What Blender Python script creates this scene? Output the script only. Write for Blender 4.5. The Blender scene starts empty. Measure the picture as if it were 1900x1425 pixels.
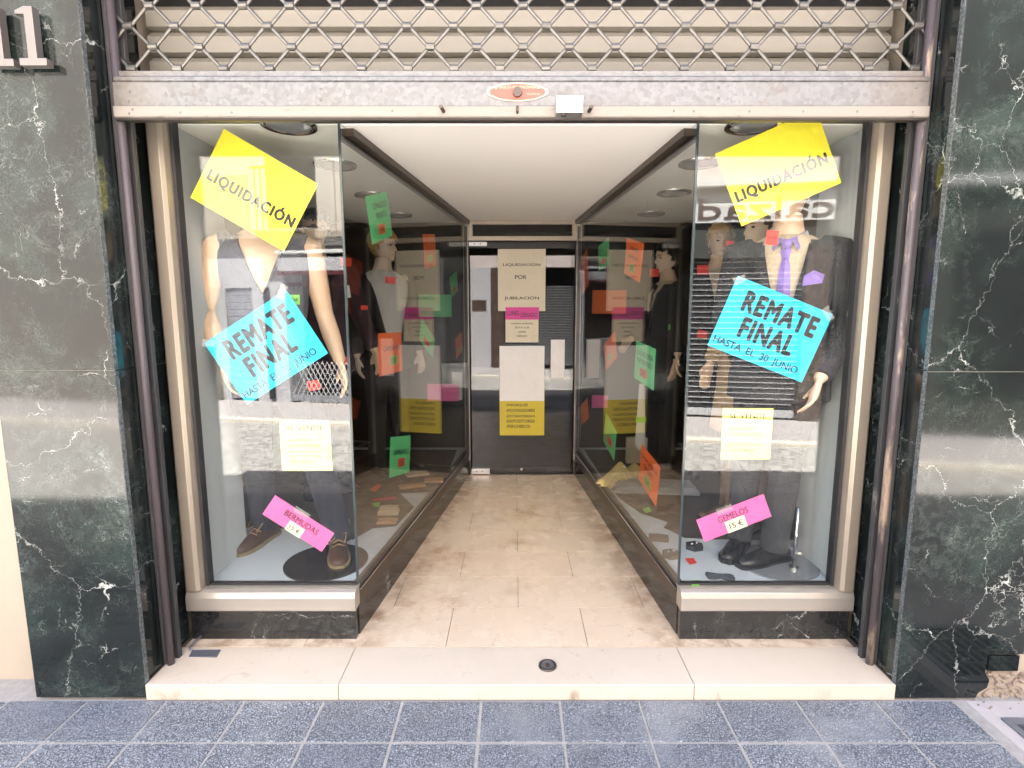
import bpy, math, random
from math import sin, cos, tan, radians, pi, sqrt, exp
from mathutils import Vector, Matrix
random.seed(7)
S = bpy.context.scene
COL = S.collection

# ------------------------------------------------------------------ camera
PITCH = radians(7.75); FPX = 1006.0; CAM = Vector((0.0, -1.923, 1.5))
cd = bpy.data.cameras.new('camera'); co = bpy.data.objects.new('camera', cd); COL.objects.link(co)
co.location = CAM; co.rotation_euler = (radians(90) - PITCH, 0, 0)
cd.sensor_width = 36; cd.lens = FPX / 1900 * 36; cd.shift_x = -5 / 1900; cd.clip_start = .02; cd.clip_end = 500
S.camera = co
# ------------------------------------------------------------------ sky, sun, exposure
SUN_EL = radians(64)
w = bpy.data.worlds.new('World'); S.world = w; w.use_nodes = True
wn = w.node_tree; sk = wn.nodes.new('ShaderNodeTexSky'); sk.sky_type = 'NISHITA'; sk.sun_disc = False
sk.sun_elevation = SUN_EL; sk.sun_rotation = 0; sk.dust_density = 2.0
bg = wn.nodes['Background']; bg.inputs[1].default_value = .075
wn.links.new(sk.outputs[0], bg.inputs[0])
sd = bpy.data.lights.new('sun', 'SUN'); sd.energy = 5.0; sd.angle = radians(.53); sd.color = (1, .97, .92)
so = bpy.data.objects.new('sun', sd); COL.objects.link(so); so.rotation_euler = (-(pi / 2 - SUN_EL), 0, 0); so.location = (0, 3, 14)
vs = S.view_settings; vs.view_transform = 'Standard'; vs.look = 'None'; vs.gamma = 1; vs.exposure = 3.68
cy = S.cycles
cy.use_denoising = True; cy.max_bounces = 12; cy.diffuse_bounces = 7; cy.glossy_bounces = 6; cy.transparent_max_bounces = 24
cy.caustics_reflective = True; cy.blur_glossy = 1.0; cy.caustics_refractive = False; cy.sample_clamp_indirect = 12

# ------------------------------------------------------------------ pixel <-> place helpers
FW = Vector((0, cos(PITCH), -sin(PITCH))); UPV = Vector((0, sin(PITCH), cos(PITCH)))
def ray(x, y): return FW * FPX + Vector((1, 0, 0)) * (x - 955) + UPV * (712.5 - y)
def at(x, y, Y): d = ray(x, y); return CAM + d * ((Y - CAM.y) / d.y)
def atz(x, y, z): d = ray(x, y); return CAM + d * ((z - CAM.z) / d.z)
def onplane(x, y, a, n): d = ray(x, y); return CAM + d * ((a - CAM).dot(n) / d.dot(n))

# ------------------------------------------------------------------ materials
MATS = {}
class G:
    def __init__(s, nt): s.nt = nt
    def n(s, t, **k):
        o = s.nt.nodes.new('ShaderNode' + t)
        for a, b in k.items(): setattr(o, a, b)
        return o
    def l(s, a, b): s.nt.links.new(a, b)
    def setin(s, sock, v):
        if hasattr(v, 'is_output'): s.l(v, sock)
        elif isinstance(v, tuple) and len(v) == 3 and sock.type == 'RGBA': sock.default_value = v + (1,)
        else: sock.default_value = v
    def pos(s, sc=(1, 1, 1), off=(0, 0, 0)):
        g = s.n('NewGeometry'); m = s.n('Mapping'); s.l(g.outputs['Position'], m.inputs[0])
        m.inputs['Scale'].default_value = sc; m.inputs['Location'].default_value = off
        return m.outputs[0]
    def obj(s, sc=(1, 1, 1)):
        g = s.n('TexCoord'); m = s.n('Mapping'); s.l(g.outputs['Object'], m.inputs[0]); m.inputs['Scale'].default_value = sc
        return m.outputs[0]
    def noise(s, scale, vec=None, detail=4, rough=.55, dist=0, col=False):
        o = s.n('TexNoise'); o.inputs['Scale'].default_value = scale; o.inputs['Detail'].default_value = detail
        o.inputs['Roughness'].default_value = rough; o.inputs['Distortion'].default_value = dist
        s.l(vec if vec is not None else s.pos(), o.inputs['Vector'])
        return o.outputs['Color' if col else 'Fac']
    def vor(s, scale, vec=None, feature='F1', out='Distance', rnd=1):
        o = s.n('TexVoronoi', feature=feature); o.inputs['Scale'].default_value = scale; o.inputs['Randomness'].default_value = rnd
        s.l(vec if vec is not None else s.pos(), o.inputs['Vector']); return o.outputs[out]
    def ramp(s, fac, pts, interp='LINEAR'):
        o = s.n('ValToRGB'); cr = o.color_ramp; cr.interpolation = interp
        while len(cr.elements) < len(pts): cr.elements.new(.5)
        for e, (p, c) in zip(cr.elements, pts):
            e.position = p; e.color = (c, c, c, 1) if not isinstance(c, tuple) else c + (1,)
        s.l(fac, o.inputs[0]); return o.outputs[0]
    def mix(s, f, a, b, mode='MIX'):
        o = s.n('Mix', data_type='RGBA', blend_type=mode)
        s.setin(o.inputs[0], f); s.setin(o.inputs[6], a); s.setin(o.inputs[7], b); return o.outputs[2]
    def m(s, op, a, b=0.5, c=None):
        o = s.n('Math', operation=op); s.setin(o.inputs[0], a); s.setin(o.inputs[1], b)
        if c is not None: s.setin(o.inputs[2], c)
        return o.outputs[0]
    def sep(s, v):
        o = s.n('SeparateXYZ'); s.l(v, o.inputs[0]); return o.outputs
    def addv(s, a, b):
        o = s.n('VectorMath', operation='ADD'); s.l(a, o.inputs[0]); s.setin(o.inputs[1], b); return o.outputs[0]
    def scv(s, a, k):
        o = s.n('VectorMath', operation='SCALE'); s.l(a, o.inputs[0]); o.inputs['Scale'].default_value = k; return o.outputs[0]
    def bump(s, h, strength=.3, dist=.002):
        o = s.n('Bump'); o.inputs['Strength'].default_value = strength; o.inputs['Distance'].default_value = dist
        s.l(h, o.inputs['Height']); return o.outputs[0]
    def smooth(s, v, a, b):
        o = s.n('MapRange', interpolation_type='SMOOTHSTEP'); s.l(v, o.inputs[0])
        o.inputs[1].default_value = a; o.inputs[2].default_value = b; return o.outputs[0]
def mat(name, col=(.5, .5, .5), rough=.5, metal=0, build=None, **kw):
    if name in MATS: return MATS[name]
    m = bpy.data.materials.new(name); m.use_nodes = True; b = m.node_tree.nodes['Principled BSDF']
    b.inputs['Base Color'].default_value = tuple(col) + (1,); b.inputs['Roughness'].default_value = rough; b.inputs['Metallic'].default_value = metal
    for k, v in kw.items(): b.inputs[k.replace('_', ' ')].default_value = v
    if build:
        g = G(m.node_tree); r = build(g) or {}
        for k, v in r.items(): g.setin(b.inputs[k], v)
    MATS[name] = m; return m

def ridge(g, scale, vec, width, detail=3, dist=.6):
    return g.smooth(g.m('ABSOLUTE', g.m('SUBTRACT', g.noise(scale, vec, detail, .5, dist), .5)), width, 0)
def b_marble(base, green, vein, density=1.0, off=(0, 0, 0)):
    def f(g):
        p = g.pos(off=off)
        warp = g.addv(p, g.scv(g.noise(2.6, p, 5, .6, col=True), .40))
        cloud = g.smooth(g.noise(3.2, warp, 5, .62), .42, .70)
        patch = g.smooth(g.noise(2.1, g.addv(warp, (9, 4, 1)), 3, .5), .52, .68)
        c = g.mix(g.m('MULTIPLY', cloud, .8), base, green)
        # fibrous wisps: thin ridges of two fine noises, stretched along the warp
        w1 = g.m('MULTIPLY', ridge(g, 26, g.addv(warp, (2, 0, 5)), .030, 5, 1.6), g.smooth(g.noise(9, warp, 4, .7), .46, .68))
        w2_ = g.m('MULTIPLY', ridge(g, 52, g.addv(warp, (7, 3, 5)), .040, 4, 1.2), g.smooth(g.noise(13, p, 3, .6), .48, .66))
        gr_ = g.smooth(g.noise(210, p, 3, .7), .56, .74)
        hz = g.m('MULTIPLY', g.m('MULTIPLY_ADD', cloud, .85, .15), g.m('MULTIPLY_ADD', g.smooth(g.noise(1.5, g.addv(p, (4, 7, 2)), 3, .55), .40, .62), .75, .35))
        c = g.mix(g.m('MULTIPLY', g.m('ADD', g.m('MULTIPLY', w1, .60), g.m('MULTIPLY', w2_, .40)), hz), c, (.30, .33, .30))
        c = g.mix(g.m('MULTIPLY', g.m('MULTIPLY', gr_, hz), .45), c, (.22, .25, .23))
        c = g.mix(g.m('MULTIPLY', g.m('MULTIPLY', patch, g.smooth(g.noise(30, warp, 5, .7), .40, .70)), .16), c, (.22, .27, .24))
        mk = g.smooth(g.noise(1.9, p, 2, .5), .36, .52)
        mk2 = g.smooth(g.noise(4.6, g.addv(p, (3.1, 1.7, .4)), 3, .5), .47, .58)
        brk = g.smooth(g.noise(12, p, 3, .6), .44, .62)
        vb = g.addv(p, g.scv(g.noise(5.0, p, 6, .68, col=True), .22))
        vc = g.addv(p, g.scv(g.noise(11, p, 5, .65, col=True), .11))
        wid = g.m('MULTIPLY_ADD', g.m('POWER', g.smooth(g.noise(8, p, 4, .6), .48, .80), 1.6), .020 * density, .0011 * density)
        def crack(scale, vec, k):
            return g.m('SUBTRACT', 1.0, g.smooth(g.m('DIVIDE', g.vor(scale, vec, 'DISTANCE_TO_EDGE'), g.m('MULTIPLY', wid, k)), .35, 1.0))
        v1 = g.m('MULTIPLY', crack(1.7, vb, 1.0), g.m('MULTIPLY', mk, g.m('MULTIPLY_ADD', brk, .6, .4)))
        v2 = g.m('MULTIPLY', g.m('MULTIPLY', crack(4.7, g.addv(vc, (5, 2, 7)), 2.0), mk2), brk)
        v3 = g.m('MULTIPLY', g.m('MULTIPLY', crack(13, g.addv(vc, (1, 8, 2)), 3.0), g.m('MULTIPLY', cloud, brk)), .30)
        v = g.m('MINIMUM', g.m('ADD', g.m('ADD', g.m('MULTIPLY', v1, .9), g.m('MULTIPLY', v2, .75)), v3), 1.0)
        c = g.mix(v, c, vein)
        return {'Base Color': c, 'Roughness': g.m('MULTIPLY_ADD', g.noise(7, p, 4), .08, .03), 'Specular IOR Level': .6}
    return f
mat('marble', build=b_marble((.007, .0095, .009), (.022, .036, .030), (.50, .51, .47), 1.35))
mat('marble_base', build=b_marble((.012, .012, .013), (.028, .03, .027), (.55, .55, .52), .8, (2, 5, 1)))
mat('marble_edge', build=lambda g: {'Base Color': g.mix(g.smooth(g.noise(120, None, 3, .6), .40, .66), (.045, .055, .055), (.20, .21, .21)), 'Roughness': .45})
mat('joint', (.30, .29, .26), .9); mat('floor_joint', (.10, .07, .05), .9)
def b_cream(g):
    p = g.pos(); a = g.noise(2.2, p, 6, .6); s = g.smooth(g.noise(9, p, 5, .65), .5, .75)
    c = g.mix(a, (.35, .29, .225), (.43, .37, .295)); c = g.mix(g.m('MULTIPLY', s, .3), c, (.42, .33, .24))
    return {'Base Color': c, 'Normal': g.bump(g.noise(60, p, 5, .6), .35, .004)}
mat('cream_wall', rough=.85, build=b_cream)
def b_floor(g):
    p = g.pos(); oi = g.n('ObjectInfo').outputs['Random']; sx = g.sep(p)
    c = g.mix(g.noise(4, p, 7, .6), (.64, .50, .36), (.76, .655, .52))
    c = g.mix(g.m('MULTIPLY', oi, .30), c, (.70, .54, .38))
    vw = g.addv(p, g.scv(g.noise(7, p, 5, .6, col=True), .16))
    cr = g.m('SUBTRACT', 1.0, g.smooth(g.vor(3.6, vw, 'DISTANCE_TO_EDGE'), .0, .010))
    c = g.mix(g.m('MULTIPLY', g.m('MULTIPLY', cr, g.smooth(g.noise(4, p, 3), .46, .60)), .55), c, (.36, .23, .13))
    reg = g.smooth(g.noise(1.6, g.addv(p, (2, 9, 0)), 3, .5), .42, .62)
    fine = g.noise(9, g.addv(p, (7, 3, 0)), 8, .66)
    st = g.m('MULTIPLY', g.m('MULTIPLY', g.smooth(fine, .44, .70), reg), g.smooth(sx[1], .30, .55))
    c = g.mix(g.m('MULTIPLY', st, .62), c, (.34, .19, .09))
    sp = g.m('MULTIPLY', g.smooth(g.noise(26, p, 5, .7), .58, .72), reg)
    c = g.mix(g.m('MULTIPLY', sp, .40), c, (.28, .16, .08))
    hw = g.m('MULTIPLY_ADD', sx[1], -.105, .74); cx = g.m('MULTIPLY_ADD', sx[1], .0215, .008)
    ed = g.m('SUBTRACT', hw, g.m('ABSOLUTE', g.m('SUBTRACT', sx[0], cx)))
    dirt = g.m('MULTIPLY', g.smooth(ed, .22, .0), g.smooth(g.noise(10, p, 8, .66), .38, .66))
    c = g.mix(g.m('MULTIPLY', dirt, .62), c, (.27, .165, .09))
    return {'Base Color': c, 'Roughness': g.m('MULTIPLY_ADD', g.noise(6, p, 4), .14, .20)}
mat('floor_marble', build=b_floor)
def b_step(g):
    p = g.pos(); c = g.mix(g.noise(4, p, 6, .6, .8), (.56, .475, .37), (.65, .575, .475))
    v = g.m('MULTIPLY', ridge(g, 5, g.addv(p, g.scv(g.noise(4, p, 3, col=True), .3)), .010, 3, .8), g.smooth(g.noise(3, g.addv(p, (4, 4, 4)), 2), .48, .62))
    c = g.mix(g.m('MULTIPLY', v, .5), c, (.42, .32, .24))
    q = g.sep(p)
    st = g.m('MULTIPLY', g.smooth(g.noise(7, g.pos((1, 1, .3)), 6, .7, .6), .56, .76), g.smooth(q[2], .06, .02))
    c = g.mix(g.m('MULTIPLY', st, .7), c, (.22, .15, .09))
    return {'Base Color': c, 'Roughness': g.m('MULTIPLY_ADD', g.noise(6, p, 4), .25, .3)}
mat('step_marble', build=b_step)
mat('rubble', rough=.95, build=lambda g: {'Base Color': g.mix(g.noise(30, None, 5, .7), (.22, .14, .09), (.40, .35, .30)), 'Normal': g.bump(g.noise(120, None, 4), .8, .004)})
mat('tape', (.62, .61, .55), .18, Alpha=.32)
def b_paver(g):
    p = g.pos(); oi = g.n('ObjectInfo').outputs['Random']
    q = g.addv(p, g.scv(g.noise(55, p, 2, .5, col=True), .018))
    worm = g.smooth(g.vor(112, q, 'DISTANCE_TO_EDGE'), .03, .17)
    worn = g.smooth(g.noise(2.6, p, 4, .6), .50, .68)
    c = g.mix(worm, (.10, .112, .13), (.31, .335, .375))
    c = g.mix(g.m('MULTIPLY', g.m('MULTIPLY', g.smooth(g.noise(150, p, 3), .50, .64), worm), .6), c, (.50, .53, .565))
    c = g.mix(g.m('MULTIPLY', worn, .55), c, (.40, .415, .435))
    c = g.mix(g.m('MULTIPLY', oi, .35), c, (.15, .17, .21)); c = g.mix(g.m('MULTIPLY', g.smooth(g.noise(3.5, g.addv(p, (8, 1, 0)), 5, .65), .52, .75), .45), c, (.13, .125, .125)); c = g.mix(g.smooth(g.vor(2.3, p), .045, .03), c, (.07, .07, .075))
    return {'Base Color': c, 'Normal': g.bump(g.m('ADD', worm, g.m('MULTIPLY', g.noise(260, p, 2), .4)), 1.0, .005), 'Roughness': .55}
mat('paver', rough=.7, build=b_paver)
def b_grout(g):
    p = g.pos(); return {'Base Color': g.mix(g.noise(40, p, 5), (.24, .225, .21), (.42, .40, .375)), 'Normal': g.bump(g.noise(150, p, 3), .6, .003)}
mat('grout', rough=.95, build=b_grout)
def b_concrete(g):
    p = g.pos(); return {'Base Color': g.mix(g.noise(9, p, 6, .7), (.36, .33, .32), (.52, .48, .46)), 'Normal': g.bump(g.noise(120, p, 4), .5, .003)}
mat('concrete', rough=.9, build=b_concrete)
def b_road(g):
    p = g.pos(); c = g.mix(g.noise(3, p, 6, .6), (.44, .42, .39), (.56, .54, .50))
    e = g.smooth(g.vor(7.5, g.pos((1, 1.8, 1)), 'DISTANCE_TO_EDGE', rnd=.5), .02, .09)
    c = g.mix(e, (.28, .265, .245), c)
    return {'Base Color': c, 'Normal': g.bump(e, .7, .01)}
mat('road', rough=.8, build=b_road)
def b_galv(g):
    p = g.pos(); s = g.vor(70, g.pos((1, .4, 1)), 'F1', 'Color'); b = g.sep(s)[0]
    c = g.mix(b, (.125, .125, .127), (.20, .20, .20)); c = g.mix(g.m('MULTIPLY', g.smooth(g.noise(7, g.pos((1, 1, 3)), 5, .65), .52, .75), .5), c, (.13, .105, .08))
    q = g.sep(p); ed = g.smooth(g.m('ABSOLUTE', q[0]), 1.15, 1.42); c = g.mix(g.m('MULTIPLY', ed, .5), c, (.17, .14, .11))
    return {'Base Color': c, 'Roughness': g.m('MULTIPLY_ADD', b, .18, .38)}
mat('galvanised', metal=.35, build=b_galv)
mat('old_paint', rough=.55, build=lambda g: {'Base Color': g.mix(g.smooth(g.noise(22, g.pos((.5, 1, 2)), 6, .7), .55, .78), (.23, .205, .175), (.11, .095, .078))})
mat('lattice_metal', metal=.8, build=lambda g: {'Base Color': g.mix(g.noise(30, None, 4), (.12, .112, .10), (.21, .20, .18)), 'Roughness': .42})
def b_rail(g):
    p = g.pos((1, 1, .25)); c = g.mix(g.noise(8, p, 5), (.03, .03, .032), (.08, .078, .08))
    c = g.mix(g.smooth(g.noise(14, p, 6, .7), .62, .70), c, (.20, .18, .165)); return {'Base Color': c}
mat('rail', rough=.5, metal=.2, build=b_rail)
def b_nose(g):
    p = g.pos((1, 1, .2)); q = g.sep(g.pos()); c = g.mix(g.noise(9, p, 5), (.055, .044, .048), (.115, .095, .10))
    wear = g.m('MULTIPLY', g.smooth(g.noise(10, p, 6, .72), .50, .60), g.smooth(q[0], .5, 1.0))
    c = g.mix(wear, c, (.36, .27, .20)); c = g.mix(g.smooth(g.noise(16, p, 6, .7), .66, .72), c, (.22, .19, .17)); return {'Base Color': c, 'Roughness': .45}
mat('rail_nose', build=b_nose)
mat('champagne', (.42, .355, .275), .34, .6)
mat('champagne_light', (.50, .455, .395), .28, .6)
mat('bronze', (.085, .065, .050), .35, .6)
mat('gasket', (.02, .02, .021), .5)
mat('slat_beige', rough=.5, build=lambda g: {'Base Color': g.mix(g.noise(5, g.pos((.3, 1, 3)), 4), (.20, .182, .15), (.25, .23, .193))})
mat('ceiling', rough=.8, build=lambda g: {'Base Color': g.mix(g.noise(1.2, None, 3), (.84, .805, .745), (.87, .835, .775))})
mat('case_wall', rough=.7, build=lambda g: {'Base Color': g.mix(g.noise(2, None, 3), (.50, .52, .53), (.56, .58, .58))})
mat('case_floor', rough=.6, build=lambda g: {'Base Color': g.mix(g.noise(3, None, 4), (.52, .56, .60), (.58, .62, .66))})
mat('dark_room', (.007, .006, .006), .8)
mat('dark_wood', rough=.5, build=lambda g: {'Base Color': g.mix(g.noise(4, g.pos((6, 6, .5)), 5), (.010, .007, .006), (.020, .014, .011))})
mat('brown_cloth', rough=.95, build=lambda g: {'Base Color': g.mix(g.noise(60, None, 4), (.055, .038, .027), (.085, .062, .045)), 'Normal': g.bump(g.noise(14, None, 4), .6, .01)})
mat('chrome', (.62, .61, .59), .12, 1)
mat('letter_steel', (.22, .195, .18), .38, .7)
mat('lamp_glass', (.30, .31, .33), .15, .3)
mat('ink', (.012, .012, .014), .6); mat('ink_soft', (.02, .018, .016), .6); mat('ink_faint', (.30, .28, .08), .7); mat('ink_pink', (.07, .012, .035), .6)
def paper(name, c, tr=.0): return mat(name, c, .55, build=lambda g: {'Base Color': g.mix(g.noise(6, None, 4), c, tuple(x * .86 for x in c)), 'Normal': g.bump(g.noise(11, None, 3, .5, .7), .5, .012)})
paper('p_yellow', (.86, .74, .035)); paper('p_blue', (.012, .50, .74)); paper('p_pink', (.86, .14, .40)); paper('p_paleyellow', (.85, .77, .16))
paper('p_green', (.13, .62, .24)); paper('p_orange', (.88, .16, .035)); paper('p_cream', (.70, .62, .46)); paper('p_white', (.80, .78, .75)); paper('p_tag', (.80, .76, .55))
paper('p_red', (.78, .045, .03)); paper('p_lime', (.22, .58, .09)); paper('p_magenta', (.68, .05, .30)); paper('p_gold', (.60, .47, .03)); paper('p_maroon', (.20, .012, .03))
mat('badge_red', (.40, .085, .06), .45); mat('badge_rim', (.44, .35, .26), .4, .2); mat('iron', (.09, .075, .065), .45, .7); mat('zinc_bright', (.55, .54, .52), .3, .85)
mat('pit_grey', (.075, .07, .068), .8); mat('tin_blue', (.25, .27, .31), .45, .7)

def b_glass(name, tint, f0):
    m = bpy.data.materials.new(name); m.use_nodes = True; nt = m.node_tree; nt.nodes.clear(); g = G(nt)
    geo = g.n('NewGeometry'); d = g.n('VectorMath', operation='DOT_PRODUCT'); g.l(geo.outputs['Normal'], d.inputs[0]); g.l(geo.outputs['Incoming'], d.inputs[1])
    c = g.m('ABSOLUTE', d.outputs['Value']); f = g.m('MULTIPLY_ADD', g.m('POWER', g.m('SUBTRACT', 1.0, c), 5.0), 1 - f0, f0)
    t = g.n('BsdfTransparent'); t.inputs[0].default_value = tint + (1,); r = g.n('BsdfGlossy'); r.inputs['Roughness'].default_value = 0.0
    mx = g.n('MixShader'); g.l(f, mx.inputs[0]); g.l(t.outputs[0], mx.inputs[1]); g.l(r.outputs[0], mx.inputs[2])
    o = g.n('OutputMaterial'); g.l(mx.outputs[0], o.inputs[0]); MATS[name] = m
b_glass('glass', (.965, .98, .97), .052)
b_glass('side_glass', (.95, .965, .955), .085)
b_glass('door_glass', (.80, .81, .80), .044)
mat('glass_edge', (.035, .05, .052), .12, 0)
def Mt(n): return MATS[n]

# ------------------------------------------------------------------ object helpers
WLOC = {}
def link(o, parent, loc):
    COL.objects.link(o); o.location = loc; WLOC[o.name] = Vector(loc)
    if parent is not None:
        o.parent = parent; o.matrix_parent_inverse = Matrix.Translation(-WLOC[parent.name])
def tag(o, label=None, cat=None, group=None, kind=None):
    if label: o['label'] = label
    if cat: o['category'] = cat
    if group: o['group'] = group
    if kind: o['kind'] = kind
    return o
def empty(name, loc, label=None, cat=None, group=None, parent=None):
    o = bpy.data.objects.new(name, None); o.empty_display_size = .1; link(o, parent, Vector(loc)); return tag(o, label, cat, group)
class MB:
    def __init__(s): s.V = []; s.F = []
    def box(s, x0, x1, y0, y1, z0, z1):
        b = len(s.V)
        s.V += [Vector(p) for p in ((x0, y0, z0), (x1, y0, z0), (x1, y1, z0), (x0, y1, z0), (x0, y0, z1), (x1, y0, z1), (x1, y1, z1), (x0, y1, z1))]
        s.F += [tuple(b + i for i in f) for f in ((0, 3, 2, 1), (4, 5, 6, 7), (0, 1, 5, 4), (1, 2, 6, 5), (2, 3, 7, 6), (3, 0, 4, 7))]; return s
    def prism(s, poly, z0, z1):                       # poly: counter-clockwise (x, y)
        n = len(poly); b = len(s.V); s.V += [Vector((x, y, z0)) for x, y in poly] + [Vector((x, y, z1)) for x, y in poly]
        s.F += [tuple(b + i for i in reversed(range(n))), tuple(b + n + i for i in range(n))] + [(b + i, b + (i + 1) % n, b + n + (i + 1) % n, b + n + i) for i in range(n)]; return s
    def slab(s, P, n, t):                             # polygon P (ccw seen from n) with thickness t behind it
        k = len(P); b = len(s.V); s.V += [Vector(p) for p in P] + [Vector(p) - n * t for p in P]
        s.F += [tuple(b + i for i in range(k)), tuple(b + k + i for i in reversed(range(k)))] + [(b + (i + 1) % k, b + i, b + k + i, b + k + (i + 1) % k) for i in range(k)]; return s
    def rings(s, R, cap=True, closed=True):
        b = len(s.V); n = len(R[0])
        for r in R: s.V += [Vector(p) for p in r]
        for i in range(len(R) - 1):
            for j in range(n if closed else n - 1):
                a = b + i * n + j; c = b + i * n + (j + 1) % n; s.F.append((a, c, c + n, a + n))
        if cap: s.F += [tuple(b + i for i in reversed(range(n))), tuple(b + (len(R) - 1) * n + i for i in range(n))]
        return s
    def tube(s, pts, rad, n=8, flat=1.0, ref=None):
        pts = [Vector(p) for p in pts]; rad = rad if isinstance(rad, (list, tuple)) else [rad] * len(pts); R = []; prev = None
        for i, p in enumerate(pts):
            t = (pts[min(i + 1, len(pts) - 1)] - pts[max(i - 1, 0)]).normalized()
            u = Vector(ref) if ref is not None else (prev if prev is not None else (Vector((0, 0, 1)) if abs(t.z) < .9 else Vector((1, 0, 0))))
            u = (u - t * u.dot(t)).normalized(); prev = u; v = t.cross(u); r = rad[i]
            R.append([p + u * (cos(a) * r) + v * (sin(a) * r * flat) for a in (2 * pi * k / n for k in range(n))])
        return s.rings(R)
    def ball(s, c, r, n=10, m=7):
        rx, ry, rz = r if isinstance(r, tuple) else (r, r, r); c = Vector(c)
        return s.rings([[c + Vector((rx * sin(t) * cos(a), ry * sin(t) * sin(a), -rz * cos(t))) for a in (2 * pi * k / n for k in range(n))] for t in (pi * (.04 + .92 * i / (m - 1)) for i in range(m))])
    def disc(s, c, r, z0, z1, n=40):
        return s.prism([(c[0] + r * cos(2 * pi * k / n), c[1] + r * sin(2 * pi * k / n)) for k in range(n)], z0, z1)
    def xf(s, f): s.V = [f(v) for v in s.V]; return s
    def build(s, name, m, parent=None, smooth=False, bevel=0, loc=None):
        if loc is None:
            xs = [v.x for v in s.V]; ys = [v.y for v in s.V]; zs = [v.z for v in s.V]
            loc = Vector(((min(xs) + max(xs)) / 2, (min(ys) + max(ys)) / 2, min(zs)))
        me = bpy.data.meshes.new(name); me.from_pydata([v - loc for v in s.V], [], s.F); me.materials.append(Mt(m) if isinstance(m, str) else m)
        if smooth: me.polygons.foreach_set('use_smooth', [True] * len(me.polygons))
        o = bpy.data.objects.new(name, me); link(o, parent, loc)
        if bevel:
            b = o.modifiers.new('bevel', 'BEVEL'); b.width = bevel; b.segments = 2; b.limit_method = 'ANGLE'
        return o
def box(name, x0, x1, y0, y1, z0, z1, m, parent=None, bevel=0): return MB().box(x0, x1, y0, y1, z0, z1).build(name, m, parent, bevel=bevel)
TX = {}
def text2d(body, bold=0.0, spacing=1.0):
    k = (body, bold, spacing)
    if k not in TX:
        c = bpy.data.curves.new('t', 'FONT'); c.body = body; c.size = 1; c.align_x = 'CENTER'; c.align_y = 'CENTER'; c.offset = bold; c.space_character = spacing; c.resolution_u = 3
        o = bpy.data.objects.new('t', c); COL.objects.link(o); dg = bpy.context.evaluated_depsgraph_get()
        me = bpy.data.meshes.new_from_object(o.evaluated_get(dg)); V = [v.co.copy() for v in me.vertices]; F = [tuple(p.vertices) for p in me.polygons]
        bpy.data.objects.remove(o); bpy.data.meshes.remove(me)
        xs = [v.x for v in V]; ys = [v.y for v in V]; cx = (min(xs) + max(xs)) / 2; cy_ = (min(ys) + max(ys)) / 2
        TX[k] = ([Vector((v.x - cx, v.y - cy_, 0)) for v in V], F, max(xs) - min(xs), max(ys) - min(ys))
    return TX[k]
def lettering(body, c, u, v, n, width, m, parent, bold=0.0, height=None, spacing=1.0, rot=0, shear=0, depth=0, name='lettering'):
    if not body: return None
    V, F, tw, th = text2d(body, 0.0 if bold >= 0 else max(bold, -.004), max(spacing, 1 + bold * 3.2 if bold > .02 else 1)); sx = width / tw; sy = (height / th) if height else sx
    cr, sr = cos(rot), sin(rot); mb = MB()
    def pt(q):
        x = q.x * sx + q.y * sy * shear; y = q.y * sy; return c + u * (x * cr - y * sr) + v * (x * sr + y * cr)
    mb.V = [pt(q) + n * depth for q in V]; mb.F = list(F)
    if bold > .004 and not depth:
        for i, (dx, dy) in enumerate(((1, 0), (-1, 0), (0, .7), (0, -.7), (.7, .5), (-.7, -.5), (.7, -.5), (-.7, .5))):
            b = len(mb.V); mb.V += [pt(q + Vector((dx * bold, dy * bold, 0))) + n * (.00004 * (i + 1)) for q in V]; mb.F += [tuple(j + b for j in f) for f in F]
    if depth:
        b = len(V); mb.V += [pt(q) for q in V]; ed = {}
        for f in F:
            for i in range(len(f)): ed[(f[i], f[(i + 1) % len(f)])] = 1
        for (a, d) in list(ed):
            if (d, a) not in ed: mb.F.append((d, a, a + b, d + b))
    return mb.build(name, m, parent)

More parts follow.
